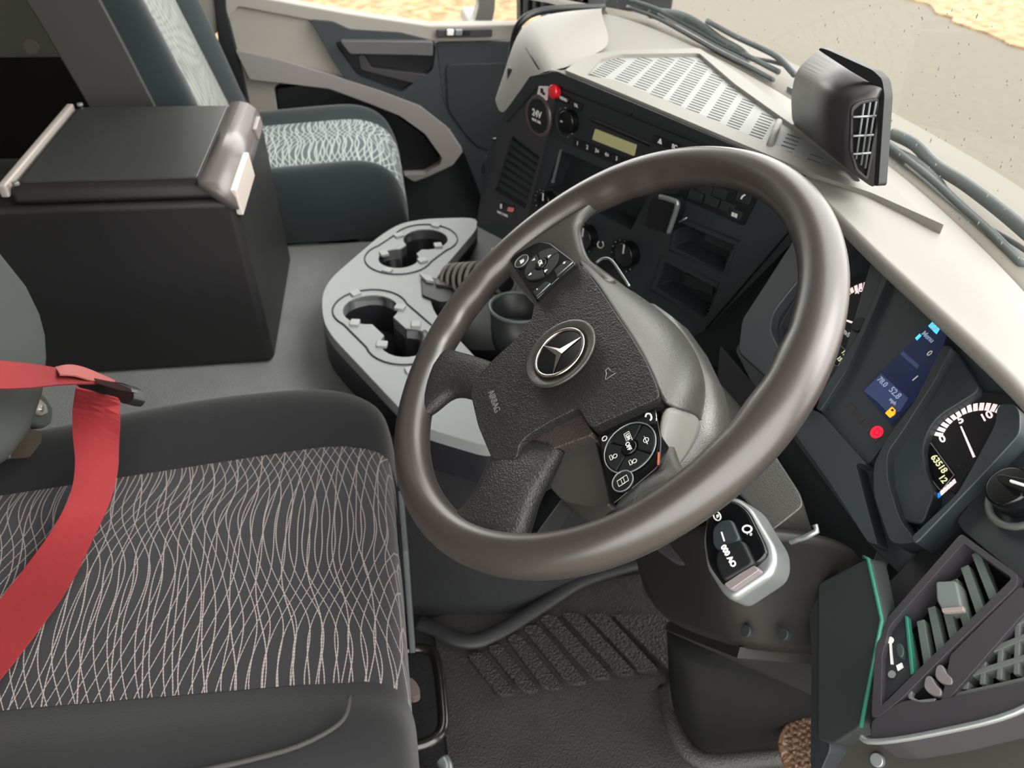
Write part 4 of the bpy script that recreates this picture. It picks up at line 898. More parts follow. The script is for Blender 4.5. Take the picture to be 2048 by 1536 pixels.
text('airbag_lettering', 'AIRBAG', WH.at(988, 803, .0035), WH.at(997, 828)-WH.at(981, 780), WN, .0092, mat('emboss', (112, 108, 104), .4), whl, depth=.0003)
# horn symbols
for x, y, s in ((1218, 747, 1), (1128, 583, .6)):
    c = WH.at(x, y, .0048)
    tube('horn_symbol', [c+(E1*a+E2*b)*s for a, b in ((-.006, .0015), (-.002, .002), (.004, .005), (.004, -.005), (-.002, -.002), (-.006, -.0015))], .0004, mat('horn_print', (130, 128, 122), .5) if s == 1 else MT['black'], whl, 5, closed=True)

# ================================================================ CUP HOLDER CONSOLE
cz = .42; CZ = ZP(cz)
con = thing('cup_holder_console', 'grey floor console with two double cup holders between the seats', 'cup holder', (-.65, -.12, .32))
outl = [(953, 434), (850, 437), (800, 446), (760, 470), (660, 556), (642, 590), (645, 640), (662, 672), (830, 850), (1000, 900), (1010, 780), (930, 690), (870, 628), (858, 590), (880, 545), (957, 455)]
def figure8(a, b, ra, rb_, neck=.018):
    a = np.array(a); b = np.array(b); d = nrm(b-a); s = np.cross([0, 0, 1], d); L = np.linalg.norm(b-a); out = []
    ta = math.asin(min(.95, neck/ra)); tb = math.asin(min(.95, neck/rb_))
    for t in np.linspace(ta, 2*math.pi-ta, 20): out.append(a+(d*math.cos(t)+s*math.sin(t))*ra)
    for t in np.linspace(-math.pi+tb, math.pi-tb, 20): out.append(b+(d*math.cos(t)+s*math.sin(t))*rb_)
    return out
e1a, e1b = CZ.at(851, 478), CZ.at(797, 516)
e2a, e2b = CZ.at(741, 618), CZ.at(812, 684)
h1 = figure8(e1a, e1b, .044, .038, .018); h2 = figure8(e2a, e2b, .047, .041, .020)
e3 = CZ.at(862, 760)
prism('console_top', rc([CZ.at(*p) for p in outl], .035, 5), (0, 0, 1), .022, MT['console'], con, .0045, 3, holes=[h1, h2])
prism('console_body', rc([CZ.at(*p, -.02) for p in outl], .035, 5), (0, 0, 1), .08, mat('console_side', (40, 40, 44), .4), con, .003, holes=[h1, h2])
for nm, hh in (('cup_insert', h1), ('cup_insert', h2)):
    c_ = np.mean(hh, 0)
    loft(nm, [[np.array([p[0], p[1], .418]) for p in hh], [np.array([p[0], p[1], .345])*1 for p in hh], [np.array([c_[0]+(p[0]-c_[0])*.3, c_[1]+(p[1]-c_[1])*.3, .341]) for p in hh]], mat('cup_black_'+nm, (34, 34, 38), .4), con, cap=False, mods=(('T', .002, 1),))
def groove(a, b, ra, o=.012): return figure8(a, b, ra+o, ra+o, ra*.98)
for a, b in ((e1a, e1b), (e2a, e2b)):
    tube('insert_rim', [p+np.array([0, 0, .001]) for p in figure8(a, b, .064, .064, .0635)], .0016, MT['dark'], con, 6, closed=True)
for x, y, r0 in ((872, 452, 0), (797, 472, 1), (876, 492, 2), (845, 522, 3), (775, 542, 1), (768, 508, 3), (711, 588, 0), (800, 616, 2), (710, 647, 1), (832, 650, 0), (822, 742, 2), (764, 690, 1)):
    p = CZ.at(x, y); u = nrm(p-(e1a+e1b)/2 if y < 570 else p-(e2a+e2b)/2); s = np.cross([0, 0, 1], u)
    prism('holder_clip', rc([p+np.array([0, 0, .004])+u*a+s*b for a, b in ((-.008, -.009), (.008, -.009), (.008, .009), (-.008, .009))], .003), (0, 0, 1), .006, MT['clip'], con, .0012)
# recess beside with handbrake gaiter etc
slab('console_bin_floor', [(870, 628), (862, 590), (885, 545), (957, 456), (1100, 520), (1060, 700), (940, 700)], ZP(.36), .02, MT['black'], con, 0, .01)
slab('console_bin_wall', [(957, 455), (1045, 500), (1030, 640), (880, 640), (868, 600), (885, 545)], ZP(.335), .01, MT['black'], con, 0, .01)
slab('console_well', [(945, 440), (1085, 445), (1130, 700), (1060, 800), (960, 760), (895, 650), (862, 585), (880, 545)], ZP(.338), .012, MT['black'], con, 0, .004, .002)
br = thing('parking_brake_lever', 'ribbed dark rubber gaiter of the parking brake lever beside the cup holders', 'lever', ZP(.36).at(930, 570))
ax0 = ZP(.42).at(905, 560); ax1 = ZP(.47).at(1010, 560); 
for k in range(9):
    t_ = k/8; c = ax0*(1-t_)+ax1*t_; d = nrm(ax1-ax0)
    tube('gaiter_fold', circ(c, d, .030-.006*abs(t_-.45), 26), .0042, MT['boot'], br, 8, closed=True)
tube('gaiter_core', [ax0, ax1], .026, MT['black'], br, 18)
slab('bracket', [(842, 548), (872, 556), (912, 560), (918, 600), (880, 604), (844, 590)], ZP(.425), .04, MT['black'], br, 0, .006, .003)
slab('bracket_lip', [(838, 546), (862, 552), (868, 562), (852, 560)], ZP(.43), .006, MT['clip'], br, 0, .002)
slab('bracket_bar', [(870, 560), (916, 566), (918, 574), (872, 568)], ZP(.43), .005, MT['charcoal'], br, 0, .002)
wt = tag(slab('warning_tag', [(984, 496), (996, 498), (990, 522), (975, 516)], ZP(.46), .001, MT['sticker'], None, 0, .001, 0), 'small white and pink paper tag beside the ribbed gaiter', 'tag')
slab('tag_print', [(986, 503), (992, 504), (990, 511), (984, 510)], ZP(.46), .0004, MT['pink'], wt, .0005, 0, 0)
# round drinks holder with pale rim, seen through the wheel
ch = thing('round_cup_holder', 'dark round cup holder with a pale rim seen through the left of the wheel', 'cup holder', ZP(.36).at(1020, 630))
cc = ZP(.47).at(1036, 614)
loft('holder_cup', [[p for p in circ(cc+np.array([0, 0, z]), (0, 0, 1), r_, 36)] for z, r_ in ((0, .044), (-.06, .040), (-.075, .036), (-.076, .004))], mat('cup_dark', (38, 42, 42), .4), ch, cap=False, mods=(('T', .002, 1),))
ring('holder_rim', cc, (0, 0, 1), .046, .003, mat('cup_rim', (84, 92, 92), .35), ch, 44)
ring('inner_ledge', cc+np.array([0, 0, -.05]), (0, 0, 1), .040, .002, MT['dark'], ch, 40)
# lower trim between console and column with a screw
lt = thing('tunnel_trim', 'dark plastic trim strip with a screw beside the footwell', 'trim panel', (-.40, 0, .3))
TP = Pl([-.37, .03, .36], [.75, -.35, .55])
slab('trim_face', [(880, 790), (985, 800), (1060, 760), (1060, 950), (980, 940), (868, 880), (866, 850)], TP, .03, mat('trim_mid', (64, 64, 68), .5), lt, 0, .006, .003)
slab('trim_lower', [(868, 852), (880, 850), (960, 852), (1000, 860), (1000, 945), (940, 925), (868, 884)], TP, .02, MT['dark'], lt, .003, .004, .002)
disc('screw', TP.at(935, 886, .004), TP.n, .006, .006, MT['charcoal'], lt, 16, .001)

# ================================================================ STORAGE BOX
bx = thing('storage_box', 'large black storage box with a hinged lid standing between the two seats', 'box', (-.79, -.55, .32))
def quadbox(name, b, t, m, p, bev): 
    v = list(b)+list(t); return mk(name, v, [[3, 2, 1, 0], [4, 5, 6, 7], [0, 1, 5, 4], [1, 2, 6, 5], [2, 3, 7, 6], [3, 0, 4, 7]], m, p, mods=(('B', bev, 4),))
x0, x1 = -.60, -.975
quadbox('box_body', [(x0, -.80, .32), (x0, -.372, .32), (x1, -.362, .32), (x1, -.80, .32)], [(x0-.004, -.74, .628), (x0-.004, -.388, .628), (x1+.004, -.378, .628), (x1+.004, -.74, .628)], MT['box'], bx, .014)
quadbox('box_lid', [(x0-.002, -.70, .629), (x0-.002, -.392, .629), (x1+.002, -.382, .629), (x1+.002, -.70, .629)], [(x0-.012, -.70, .655), (x0-.012, -.412, .655), (x1+.012, -.404, .655), (x1+.012, -.70, .655)], MT['box'], bx, .010)
prism('lid_inlay', rc([(x0-.022, -.685, .658), (x0-.022, -.440, .658), (x1+.022, -.432, .658), (x1+.022, -.685, .658)], .004), (0, 0, 1), .006, MT['boxlid'], bx, .0012)
RL = []
for x, y in ((x0-.002, -.436), (x1+.002, -.428)): RL.append([(x, y, .648), (x, y, .6585), (x, y+.016, .659), (x, y+.030, .655), (x, y+.042, .645), (x, y+.049, .630), (x, y+.051, .612), (x, y+.040, .612)])
loft('lid_front_rail', RL, MT['boxtrim'], bx)
prism('handle_strip', [(x0-.006, -.384, .642), (x0-.006, -.380, .600), (x0-.16, -.376, .600), (x0-.16, -.380, .642)][::-1], (0, -1, .1), -.010, mat('strip_pale', (190, 180, 172), .35), bx, .002)
prism('handle_strip', [(x1+.10, -.378, .640), (x1+.10, -.375, .62), (x1+.03, -.374, .62), (x1+.03, -.377, .640)][::-1], (0, -1, .1), -.008, mat('strip_mid', (120, 110, 110), .4), bx, .002)
prism('hinge_strip', [(x0-.006, -.712, .660), (x0-.006, -.700, .660), (x1+.006, -.700, .660), (x1+.006, -.712, .660)], (0, 0, 1), .02, mat('hinge_pale', (160, 152, 146), .35), bx, .003)
for x in (x0-.012, x1+.012): disc('hinge_screw', (x, -.688, .662), (0, 0, 1), .005, .005, MT['silver'], bx, 12)

# ================================================================ SEATS
def rrect(cx, cz_, hx_, hz_, y, k=24, p=.35, axis='y'):
    o = []
    for i in range(k):
        a = 2*math.pi*i/k; c, s = math.cos(a), math.sin(a)
        o.append((cx+hx_*math.copysign(abs(c)**p, c), y, cz_+hz_*math.copysign(abs(s)**p, s)))
    return o
def pillow(name, x0, x1, y0, y1, z0, z1, m, parent, p=.3, crown=.012, edge=.03):
    """soft cushion: superellipse rings stacked along z"""
    cx, cy, hx_, hy_ = (x0+x1)/2, (y0+y1)/2, (x1-x0)/2, (y1-y0)/2; R_ = []
    def rg(s, z):
        o = []
        for i in range(40):
            a = 2*math.pi*i/40; c, q = math.cos(a), math.sin(a)
            o.append((cx+(hx_-s)*math.copysign(abs(c)**p, c), cy+(hy_-s)*math.copysign(abs(q)**p, q), z))
        return o
    R_ = [rg(edge*.6, z0), rg(0, z0+edge*.5), rg(0, z1-edge), rg(edge*.2, z1-edge*.45), rg(edge*.6, z1-edge*.12), rg(edge*1.2, z1), rg(min(hx_, hy_)*.5, z1+crown*.7), rg(min(hx_, hy_)*.9, z1+crown)]
    return loft(name, R_, m, parent)
# driver seat --------------------------------------------------
ds = thing('driver_seat', 'driver seat with black cushion covered in pale crossing wavy stitching', 'seat', (0, -.45, 0))
def hz_at(x, y): return .47
def surf_seat(xs, ys, zf, name, m, parent, mods):
    G = [[(x, y, zf(x, y)) for y in ys] for x in xs]
    return grid(name, G, m, parent, mods=mods)
def seam_l(y): return -.165+(-.18-y)*.0  # placeholder x of the upper seam
yl = np.linspace(-1.0, -.190, 18)
def xl(y): # passenger-side seam of the patterned centre
    return -.212+(-.18-y)*.11
def xr_(y): return .134-(-.18-y)*.05
def front(y): # rounding at the front edge
    d = max(0, y+.26)/.08; return -.03*d*d
G = []
for u in np.linspace(0, 1, 13):
    G.append([(xl(y)*(1-u)+xr_(y)*u, y, .470+front(y)+.012*math.sin(math.pi*u)) for y in yl])
G2 = [[*r, (r[-1][0], -.181, r[-1][2]-.03), (r[-1][0], -.179, r[-1][2]-.09)] for r in G]
grid('seat_centre', G2, MT['fab'], ds, mods=(('S', 1),))
# bolsters
def bol(name, side):
    G = []
    for y in list(yl)+[-.180, -.176]:
        e = max(0, (y+.26)/.09); dz = -.03*e*e if y < -.185 else (-.06 if y < -.178 else -.10)
        if side < 0:
            x_in = xl(min(y, -.182)); hump = .028*math.exp(-((y+.40)/.22)**2)+.014
            w_ = .14-.035*e
            row = [(x_in+.004, y, .468+dz), (x_in-.012, y, .474+dz+hump*.2), (x_in-w_*.35, y, .474+hump+dz), (x_in-w_*.65, y, .470+hump+dz*1.3), (x_in-w_*.92, y, .44+dz*1.6), (x_in-w_, y, .38+dz), (x_in-w_*.95, y, .30)]
        else:
            x_in = xr_(min(y, -.182)); w_ = .16-.05*e; hump = .035
            row = [(x_in-.004, y, .468+dz), (x_in+.014, y, .474+dz), (x_in+w_*.35, y, .474+hump*.7+dz), (x_in+w_*.65, y, .472+hump*.7+dz*1.3), (x_in+w_*.92, y, .44+dz*1.5), (x_in+w_, y, .38+dz), (x_in+w_*.95, y, .30)]
        G.append(row)
    return grid(name, G, MT['velour'], ds, mods=(('S', 2),))
bol('inner_bolster', -1); bol('outer_bolster', 1)
tube('bolster_piping', [ZP(.5005).at(x, y) for x, y in ((700, 1392), (692, 1430), (664, 1458), (595, 1493), (500, 1520), (410, 1540), (300, 1566))], .0022, mat('piping', (48, 47, 46), .8), ds, 6, sp=3)
box('seat_base', (-.27, -.90, .26), (.24, -.185, .42), MT['black'], ds, .03)
prism('seat_shell_side', [(-.16, -.169, .42), (-.06, -.169, .42), (.0, -.169, .30), (-.06, -.169, .27), (-.18, -.169, .34)], (0, 1, 0), .008, MT['shell'], ds, .002)
prism('seat_shell_corner', [(.20, -.20, .30), (.27, -.20, .30), (.27, -.30, .38), (.22, -.20, .40)], (0, 1, 0), .02, mat('corner_grey', (130, 132, 132), .5), ds, .003)
box('seat_pedestal', (-.22, -.85, .0), (.20, -.26, .27), MT['black'], ds, .02)
prism('release_paddle', rc([ZP(.30).at(x, y) for x, y in ((818, 1352), (832, 1362), (841, 1380), (838, 1392), (820, 1396))], .006), (0, 0, 1), .012, mat('paddle_brown', (98, 84, 80), .5), ds, .003)
tube('slide_bar', [(-.145, -.19, .09), (-.145, -.155, .09), (-.125, -.137, .09), (-.05, -.135, .09), (-.01, -.140, .09), (.005, -.165, .09), (.005, -.20, .09)], .0085, MT['steelbar'], ds, 12, sp=5)
tube('rail_end', [(.04, -.19, .07), (.05, -.150, .07), (.035, -.138, .07), (.02, -.142, .07)], .010, MT['silver'], ds, 12, sp=4)
box('seat_rail', (.02, -.60, .02), (.07, -.16, .06), MT['brassy'], ds, .004)
# backrest
def backrest(name, x0, x1, lean, yb, zb, zt, th, m, parent, bolw=.10, bul=.045, cm=None):
    zs = np.linspace(zb, zt, 9); G = []
    for z in zs:
        yy = yb-(z-zb)*lean; row = []
        w2 = (x1-x0)/2; cx = (x0+x1)/2
        hb = bul*(.75+.25*math.sin((z-zb)/(zt-zb)*math.pi))
        for (u, d) in ((-1, 0), (-.97, .5), (-.93, .92), (-.82, 1), (-.70, .8), (-.58, .35), (-.54, .12), (0, .0), (.54, .12), (.58, .35), (.70, .8), (.82, 1), (.93, .92), (.97, .5), (1, 0)):
            row.append((cx+u*w2, yy+hb*d+(0 if abs(u) < 1 else -.02), z))
        for (u, d) in ((1.0, -.5), (.95, -.95), (.6, -1), (-.6, -1), (-.95, -.95), (-1, -.5)): row.append((cx+u*w2, yy+th*d, z))
        G.append(row)
    return loft(name, G, m, parent, mods=(('S', 2),))
BV = mat('backrest_velour', (66, 70, 68), .9, .2, bump=('N', 500, .3, .001))
backrest('backrest', -.26, .27, .35, -.655, .50, 1.02, .12, BV, ds, bul=.05)
slab('backrest_bolster', [(-90, 370), (-20, 440), (30, 505), (68, 555), (94, 610), (108, 665), (112, 725), (104, 800), (78, 880), (40, 930), (0, 955), (-90, 985)], Pl([0, -.545, 0], [0, 1, 0]), .10, BV, ds, 0, 0, .03, 5)
# buckle
bk = thing('belt_buckle', 'grey seat belt buckle standing between driver seat and storage box', 'buckle', (-.28, -.6, .45))
BP = Pl([0, -.585, 0], [0, 1, 0])
slab('buckle_body', [(40, 790), (62, 776), (90, 790), (108, 815), (106, 845), (90, 858), (40, 840), (30, 815)], BP, .03, mat('buckle_grey', (66, 70, 66), .35), bk, 0, .006, .004)
slab('buckle_slot', [(46, 790), (60, 780), (94, 808), (98, 826), (86, 832), (44, 808)], BP, .006, mat('buckle_slot', (160, 160, 148), .3, metal=.4), bk, .004, .004, .002)
slab('buckle_stem', [(28, 850), (85, 862), (84, 885), (60, 915), (20, 918)], BP, .012, MT['brassy'], bk, -.004, .004, .002)
for x in (62, 86): disc('buckle_rivet', BP.at(x, 800+(x-62)*.7, .006), BP.n, .004, .004, MT['chrome'], bk, 12, .0005)
# red belt
rbt = thing('seat_belt', 'red seat belt webbing draped over the driver seat with a dark sliding guide', 'seat belt', (-.2, -.5, .5))
def ribbon(name, L, Rr, m, parent, th=.0016, sp=4):
    A = spl([np.concatenate([l, r]) for l, r in zip(L, Rr)], sp, False)
    G = [[q[:3]*(1-u)+q[3:]*u for u in (0, .33, .67, 1)] for q in A]
    return grid(name, G, m, parent, mods=(('T', th, 0),), smooth=False)
def yy(p, y): return YP(y).at(*p)
ribbon('upper_webbing', [(.47, -.70, 1.27), yy((-420, 690), -.58), yy((-220, 702), -.55), yy((-120, 711), -.532), yy((-60, 716), -.524), yy((0, 722), -.520), yy((60, 728), -.517), yy((120, 738), -.512), yy((180, 752), -.505), yy((234, 765), -.492)],
       [(.47, -.66, 1.24), yy((-420, 772), -.55), yy((-220, 774), -.53), yy((-120, 776), -.515), yy((-60, 776), -.509), yy((0, 778), -.506), yy((60, 776), -.503), yy((120, 770), -.498), yy((170, 768), -.492), yy((228, 768), -.486)], MT['red'], rbt)
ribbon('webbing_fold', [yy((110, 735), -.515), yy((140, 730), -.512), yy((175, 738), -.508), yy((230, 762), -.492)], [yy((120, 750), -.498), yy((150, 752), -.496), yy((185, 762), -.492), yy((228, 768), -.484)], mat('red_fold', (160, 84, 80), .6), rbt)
def zz(p, z): return ZP(z).at(*p)
ribbon('lower_webbing', [yy((152, 775), -.49), zz((146, 815), .565), zz((146, 870), .545), zz((150, 930), .535), zz((140, 990), .525), zz((105, 1060), .510), zz((55, 1130), .498), zz((0, 1200), .492), zz((-60, 1270), .49), (.19, -.66, .47), (.27, -.68, .38)],
       [yy((238, 795), -.485), zz((240, 830), .560), zz((238, 890), .535), zz((236, 940), .520), zz((222, 1000), .512), zz((190, 1070), .505), zz((140, 1170), .497), zz((70, 1270), .493), zz((-20, 1385), .49), (.21, -.60, .47), (.28, -.62, .38)], MT['red'], rbt)
GP = Pl(yy((205, 780), -.485), [.25, -.75, .6])
slab('guide_body', [(140, 760), (186, 758), (246, 766), (264, 776), (268, 796), (258, 808), (242, 806), (236, 795), (160, 776)], GP, .012, MT['black'], rbt, .004, .004, .003)
slab('guide_edge', [(172, 760), (188, 756), (236, 766), (262, 777), (264, 784), (236, 780)], GP, .006, MT['charcoal'], rbt, .009, .002, .002)

# passenger seat ----------------------------------------------
ps = thing('passenger_seat', 'teal-grey passenger seat with pale wavy patterned centre by the far door', 'seat', (-1.27, -.4, .32))
PX0, PX1 = -1.52, -1.03
def pz(x, y):
    return 0
yl2 = np.linspace(-.62, -.135, 12)
def pf(y): d = max(0, y+.22)/.09; return -.035*d*d+.032*(min(y, -.15)+.60)/.45
ci = -1.165; cf = -1.40
G = []
for u in np.linspace(0, 1, 9):
    G.append([((cf-.02)*(1-u)+(ci+.03)*u, y, .445+pf(y)+.006*math.sin(math.pi*u)) for y in yl2]+[((cf-.02)*(1-u)+(ci+.03)*u, -.108, .405), ((cf-.02)*(1-u)+(ci+.03)*u, -.100, .33)])
grid('seat_centre', G, MT['fabp'], ps, mods=(('S', 1),))
def bol2(name, xin, sgn, w_, m):
    G = []
    for y in list(yl2)+[-.112, -.104]:
        e = max(0, (y+.30)/.17); dz = pf(y) if y < -.13 else (-.05 if y < -.108 else -.09); w2 = w_*(1-.35*e*e)
        G.append([(xin-sgn*.004, y, .443+dz), (xin+sgn*.015, y, .452+dz), (xin+sgn*w2*.4, y, .470+dz), (xin+sgn*w2*.75, y, .455+dz*1.2), (xin+sgn*w2, y, .40+dz*.6), (xin+sgn*w2*.97, y, .33)])
    return grid(name, G, m, ps, mods=(('S', 2),))
bol2('near_bolster', ci+.03, 1, .10, MT['velourt']); bol2('far_bolster', cf-.02, -1, .11, MT['velourt'])
box('seat_base', (-1.48, -.60, .325), (-1.08, -.19, .40), MT['black'], ps, .02)
box('seat_pedestal', (-1.46, -.385, -.04), (-1.12, -.22, .33), MT['black'], ps, .01)
backrest('backrest', -1.52, -1.04, .32, -.500, .43, 1.10, .13, MT['velourt'], ps, bul=.055)
zs = np.linspace(.44, 1.08, 8); G = [[(x, -.500-(z-.43)*.32+.016, z) for z in zs] for x in np.linspace(-1.42, -1.14, 5)]
grid('backrest_centre', G, MT['fabz'], ps, mods=(('T', .004, 0),))
prism('recliner_cover', rc([(-1.035, -.64, .42), (-1.035, -.50, .36), (-1.035, -.55, .52), (-1.035, -.61, .75), (-1.035, -.68, 1.0), (-1.035, -.83, 1.0), (-1.035, -.745, .80)], .03), (1, 0, 0), .012, mat('recliner', (52, 52, 50), .6), ps, .004)
tube('seat_slide_bar', [(-1.30, -.14, .335), (-1.12, -.12, .335), (-1.08, -.13, .34)], .006, MT['steelbar'], ps, 8)
tube('adjuster_cable', [(-1.48, -.60, .36), (-1.54, -.50, .42), (-1.53, -.44, .40)], .008, MT['black'], ps, 8, sp=3)
pbk = tag(slab('passenger_belt_buckle', [(438, 130), (452, 128), (470, 170), (500, 215), (498, 240), (484, 236), (440, 190)], XP(-1.52), .02, MT['dark2'], None, 0, .004), 'dark belt anchor between passenger backrest and door', 'buckle')

# ================================================================ FLOOR MAT
fm = thing('floor_mat', 'dark rubber floor mat with slanting ribbed pads in the driver footwell', 'floor mat', (0, .05, 0))
Z1 = ZP(.006)
prism('mat_sheet', [(-.26, -.132, .006), (.44, -.132, .006), (.44, .55, .006), (-.30, .55, .006), (-.30, .2, .006)], (0, 0, 1), .0055, MT['rubber'], fm, .002)
def zp(x, y): return (780+x*.3125, 1100+y*.3125)
pads = [[(495, 680), (520, 655), (560, 650), (600, 665), (805, 905), (790, 920), (710, 928), (680, 910)], [(620, 625), (660, 597), (710, 605), (955, 895), (930, 905), (860, 905), (830, 880)],
 [(740, 560), (785, 532), (840, 545), (1110, 875), (1080, 890), (1010, 890), (970, 865)], [(850, 500), (895, 472), (955, 485), (1265, 845), (1230, 858), (1160, 860), (1120, 830)],
 [(955, 440), (1000, 408), (1060, 420), (1420, 805), (1400, 820), (1320, 828), (1280, 800)], [(1090, 400), (1190, 400), (1230, 420), (1570, 780), (1550, 795), (1480, 800), (1440, 775)],
 [(1250, 405), (1350, 400), (1400, 420), (1720, 765), (1700, 775), (1620, 780), (1580, 755)], [(1420, 408), (1740, 410), (1900, 560), (1900, 860), (1770, 752)]]
for p in pads: prism('mat_pad', rc([ZP(.013).at(*zp(*q)) for q in p], .006, 3), (0, 0, 1), .0075, MT['pad'], fm, .0012)
tube('mat_edge_bead', [ZP(.02).at(x, y) for x, y in ((835, 1245), (872, 1258), (905, 1276), (950, 1282), (1000, 1262), (1050, 1232), (1100, 1200), (1150, 1168), (1200, 1148), (1270, 1128), (1330, 1110))], lambda t: (.008, .014), mat('bead_rubber', (40, 42, 42), .55), fm, 12, sp=4)
# small metal tab at the foot of the knee cover
tab = tag(slab('metal_tab', [(1284, 1160), (1292, 1168), (1306, 1198), (1292, 1196), (1282, 1180)], YP(.16), .006, MT['brassy'], None, 0, .002, .001), 'small worn metal tab hanging at the lower edge of the column cover', 'bracket')
# brake pedal
pd = thing('brake_pedal', 'mud-covered rubber brake pedal at the bottom of the footwell', 'pedal', (.08, .33, .05))
PP = Pl([.12, .25, .14], [.1, -.55, .83])
slab('pedal_plate', [(1552, 1480), (1566, 1448), (1600, 1430), (1626, 1430), (1640, 1450), (1640, 1560), (1580, 1560), (1560, 1520)], PP, .018, MT['grit'], pd, 0, .01, .004, 3)
for i in range(5):
    for j in range(7):
        x, y = 1574+i*13+j*2, 1452+j*14-i*4
        if y > 1438: prism('pedal_stud', [PP.at(x+a, y+b, .003) for a, b in ((-4, -3), (3, -5), (5, 3), (-2, 5))], PP.n, .003, MT['grit'], pd, .0006)
tube('pedal_arm', [PP.at(1610, 1500, -.02), np.array([.12, .45, .30])], .010, MT['black'], pd, 10)

# ================================================================ CAMERA/RADAR HOUSING ON THE DASH
hs = thing('sensor_housing', 'black box-shaped housing with side grille standing at the foot of the windscreen', 'housing', ZP(.82).at(1660, 290))
# near end face on plane x = const, extruded toward the passenger side
HN = XP(-.13)
endpx = [(1700, 196), (1716, 190), (1758, 184), (1768, 200), (1764, 260), (1752, 355), (1720, 340), (1696, 310), (1694, 250)]
near = [HN.at(*p) for p in [(1688, 335), (1690, 250), (1699, 205), (1712, 192), (1762, 170), (1768, 190), (1752, 380)]]
far_px = [(1584, 248), (1582, 190), (1590, 150), (1602, 130), (1640, 96), (1652, 100), (1640, 285)]
HF = XP(-.36)
far = [HF.at(*p) for p in far_px]
loft('housing_shell', [rc(far, .012, 4), rc([n_*.5+f_*.5 for n_, f_ in zip(near, far)], .012, 4), rc(near, .012, 4)], mat('housing_black', (50, 48, 50), .4, bump=('N', 600, .1, .0003)), hs)
slab('housing_back_plate', [(1636, 100), (1640, 95), (1656, 100), (1745, 140), (1764, 158), (1769, 190), (1757, 372), (1747, 372), (1758, 200), (1752, 172), (1700, 142)], Pl(HN.at(1764, 200), [.25, -.95, .1]), .012, MT['black'], hs, .004, .004, .003)
slab('side_grille_frame', [(1703, 215), (1718, 204), (1758, 196), (1757, 250), (1736, 362), (1712, 342), (1700, 300), (1702, 250)], HN, .008, MT['charcoal'], hs, .003, .004, .001,
     holes=[rc([HN.at(*p, .003) for p in [(1707, 222), (1722, 209), (1753, 202), (1752, 250), (1733, 354), (1716, 338), (1706, 300), (1706, 250)]], .002)])
slab('side_grille_back', [(1705, 220), (1720, 208), (1754, 201), (1753, 250), (1734, 356), (1714, 340), (1704, 300)], HN, .002, MT['hole'], hs, .001, 0, 0)
for a, b in (((1728, 208), (1712, 318)), ((1740, 205), (1722, 330)), ((1752, 203), (1730, 336))):
    tube('grille_bar', [HN.at(*a, .004), HN.at(*b, .004)], .0011, mat('grille_pale', (112, 116, 118), .4), hs, 6)
for y in (232, 270, 306): tube('grille_bar', [HN.at(1706, y+2, .005), HN.at(1752-(y-232)*.15, y, .005)], .0013, MT['silver'], hs, 6)

# ================================================================ WINDSCREEN, DROPS, WIPERS
# glass stands on the back edge of the dash and leans back
bl = [ZP(.796).at(x, y)+np.array([0, .010, -.004]) for x, y, z in back]; bl = [bl[0]+np.array([-.25, -.22, 0]), bl[0]+np.array([-.12, -.06, 0])]+bl
bl = spl(bl, 3, False)
up = [p+np.array([0, -.20, 1.1]) for p in bl]
gw = grid('window_1', [bl, up], MT['glass'], None); gw['kind'] = 'structure'
# rain drops on the outside
v = []; f = []
def blob(c, r, sx, sz):
    b = len(v); k = 6
    v.append((c[0], c[1]-.0008, c[2]))
    for i in range(k): a = 2*math.pi*i/k; v.append((c[0]+math.cos(a)*r*sx, c[1], c[2]+math.sin(a)*r*sz))
    v.append((c[0], c[1]+.0012, c[2]))
    for i in range(k): f.append([b, b+1+i, b+1+(i+1) % k]); f.append([b+k+1, b+1+(i+1) % k, b+1+i])
for i in range(900):
    u = random.random()*(len(bl)-2); j = int(u); p = bl[j]+(bl[j+1]-bl[j])*(u-j); h_ = random.random()**1.3*.75
    c = p+np.array([0, -.20*h_/1.1+.006, h_]); r_ = random.choice([.0006, .0008, .001, .0013])
    blob(c, r_, .8, random.uniform(1.0, 2.6))
dr_ = mk('rain_drops', v, f, MT['drop'], None, smooth=True); tag(dr_, 'scattered small rain drops on the windscreen glass', 'rain drops', kind='stuff')

# exterior pieces: scuttle panel
sc2 = struct('trim_2', (0, .6, .6))
G = [[p+np.array([0, -.022, -.003]) for p in bl], [p+np.array([0, .003, .001]) for p in bl], [p+np.array([0, .05, -.002]) for p in bl], [p+np.array([0, .17, -.02]) for p in bl], [p+np.array([0, .19, -.5]) for p in bl]]
grid('scuttle_panel', G, mat('cab_paint', (92, 88, 79), .6, .2), sc2)

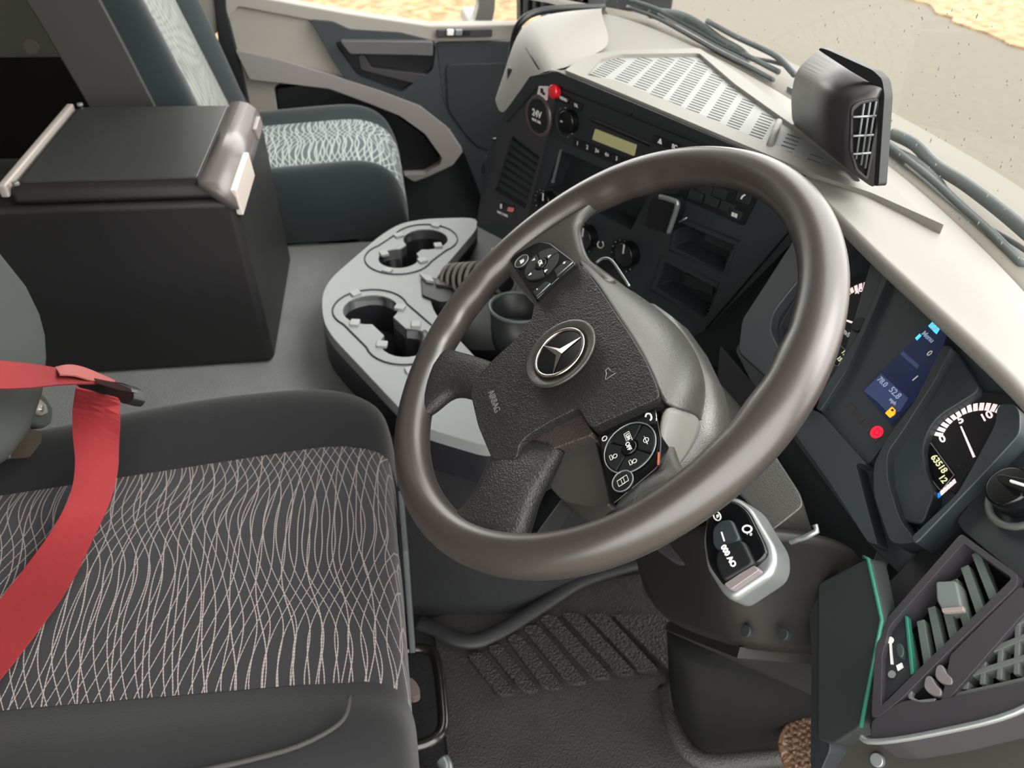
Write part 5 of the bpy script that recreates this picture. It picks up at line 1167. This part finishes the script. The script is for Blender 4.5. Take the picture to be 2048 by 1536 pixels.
# wipers outside
WZ = .79
def wiper(label, blade, arm, y0, lead=None):
    wt_ = thing('wiper', label, 'wiper', blade[0])
    tube('blade_rubber', blade, .004, MT['wiper'], wt_, 8, sp=5)
    tube('blade_spine', [p+np.array([0, .006, .012]) for p in blade], .0045, MT['wiper'], wt_, 8, sp=5)
    tube('blade_holder', [p+np.array([0, .006, .006]) for p in blade[1:-1]], .003, MT['wiper2'], wt_, 6, sp=5)
    tube('wiper_arm', arm, lambda t: (.010-.005*t, .006), MT['wiper'], wt_, 10, sp=5)
    return wt_
def wp(x, y, yo=0, z=None):  # a point just outside the glass: windscreen surface taken as the leaning sheet
    best = None
    d = ray(x, y)
    for j in range(len(bl)-1):
        a, b = bl[j], bl[j+1]; n = np.cross(b-a, np.array([0, -.20, 1.1])); den = d@n
        if abs(den) < 1e-9: continue
        t = ((a-CAM)@n)/den; p = CAM+d*t; s = ((p-a)@(b-a)*1.0)
        hh = (p[2]-a[2])/1.1; q = p-np.array([0, -.20, 1.1])*hh; s = ((q-a)@(b-a))/((b-a)@(b-a))
        if -.02 <= s <= 1.02 and t > 0: best = p; break
    if best is None: best = YP(.6).at(x, y)
    return CAM+(best-CAM)*(1+(.025+yo)/np.linalg.norm(best-CAM))
w1 = wiper('far windscreen wiper, half hidden beyond the sensor housing', [wp(x, y) for x, y in ((1254, 14), (1310, 34), (1370, 66), (1430, 100), (1490, 130), (1546, 160))],
      [wp(x, y, .02) for x, y in ((1300, 26), (1350, 30), (1390, 44), (1440, 78), (1480, 100), (1500, 118))], .5)
tube('linkage_arm', [wp(x, y, .03) for x, y in ((1415, 42), (1470, 72), (1530, 100), (1560, 118), (1590, 150))], .005, MT['wiper'], w1, 8, sp=4)
tube('linkage_arm', [wp(x, y, .03) for x, y in ((1508, 116), (1540, 122), (1568, 130))], .003, MT['wiper'], w1, 8)
w2 = wiper('near windscreen wiper lying along the glass right of the sensor housing', [wp(x, y) for x, y in ((1752, 300), (1800, 338), (1850, 380), (1900, 428), (1960, 484), (2024, 552))],
      [wp(x, y, .03) for x, y in ((1760, 290), (1790, 308), (1830, 328), (1870, 362), (1900, 400), (1930, 430), (1970, 478))], .5)
tube('linkage_arm', [wp(x, y, .05) for x, y in ((1786, 268), (1830, 290), (1870, 330), (1930, 368), (2000, 420), (2060, 470))], lambda t: (.008, .006), MT['wiper'], w2, 10, sp=4)
tube('washer_hose', [wp(x, y, .045) for x, y in ((1940, 430), (1980, 456), (2020, 480), (2060, 506))], .003, MT['wiper'], w2, 8, sp=4)
slab('arm_joint', [(1574, 172), (1590, 180), (1590, 196), (1572, 188)], Pl(wp(1580, 185), [0, -1, .2]), .01, MT['wiper'], w1, 0, .002)

# outside mirror stalk seen through the passenger window
mm_ = thing('door_mirror', 'grey outside mirror arm beyond the passenger window', 'mirror', (-1.9, .3, .8))
XM = XP(-1.85)
slab('mirror_arm', [(952, -30), (992, -30), (990, 20), (984, 46), (948, 46), (958, 10)], XM, .06, mat('mirror_grey', (110, 108, 106), .5), mm_, 0, .01, .008)
slab('mirror_base', [(940, 44), (992, 44), (990, 66), (936, 66)], XM, .2, mat('mirror_base_grey', (120, 118, 114), .5), mm_, .02, .006, .004)
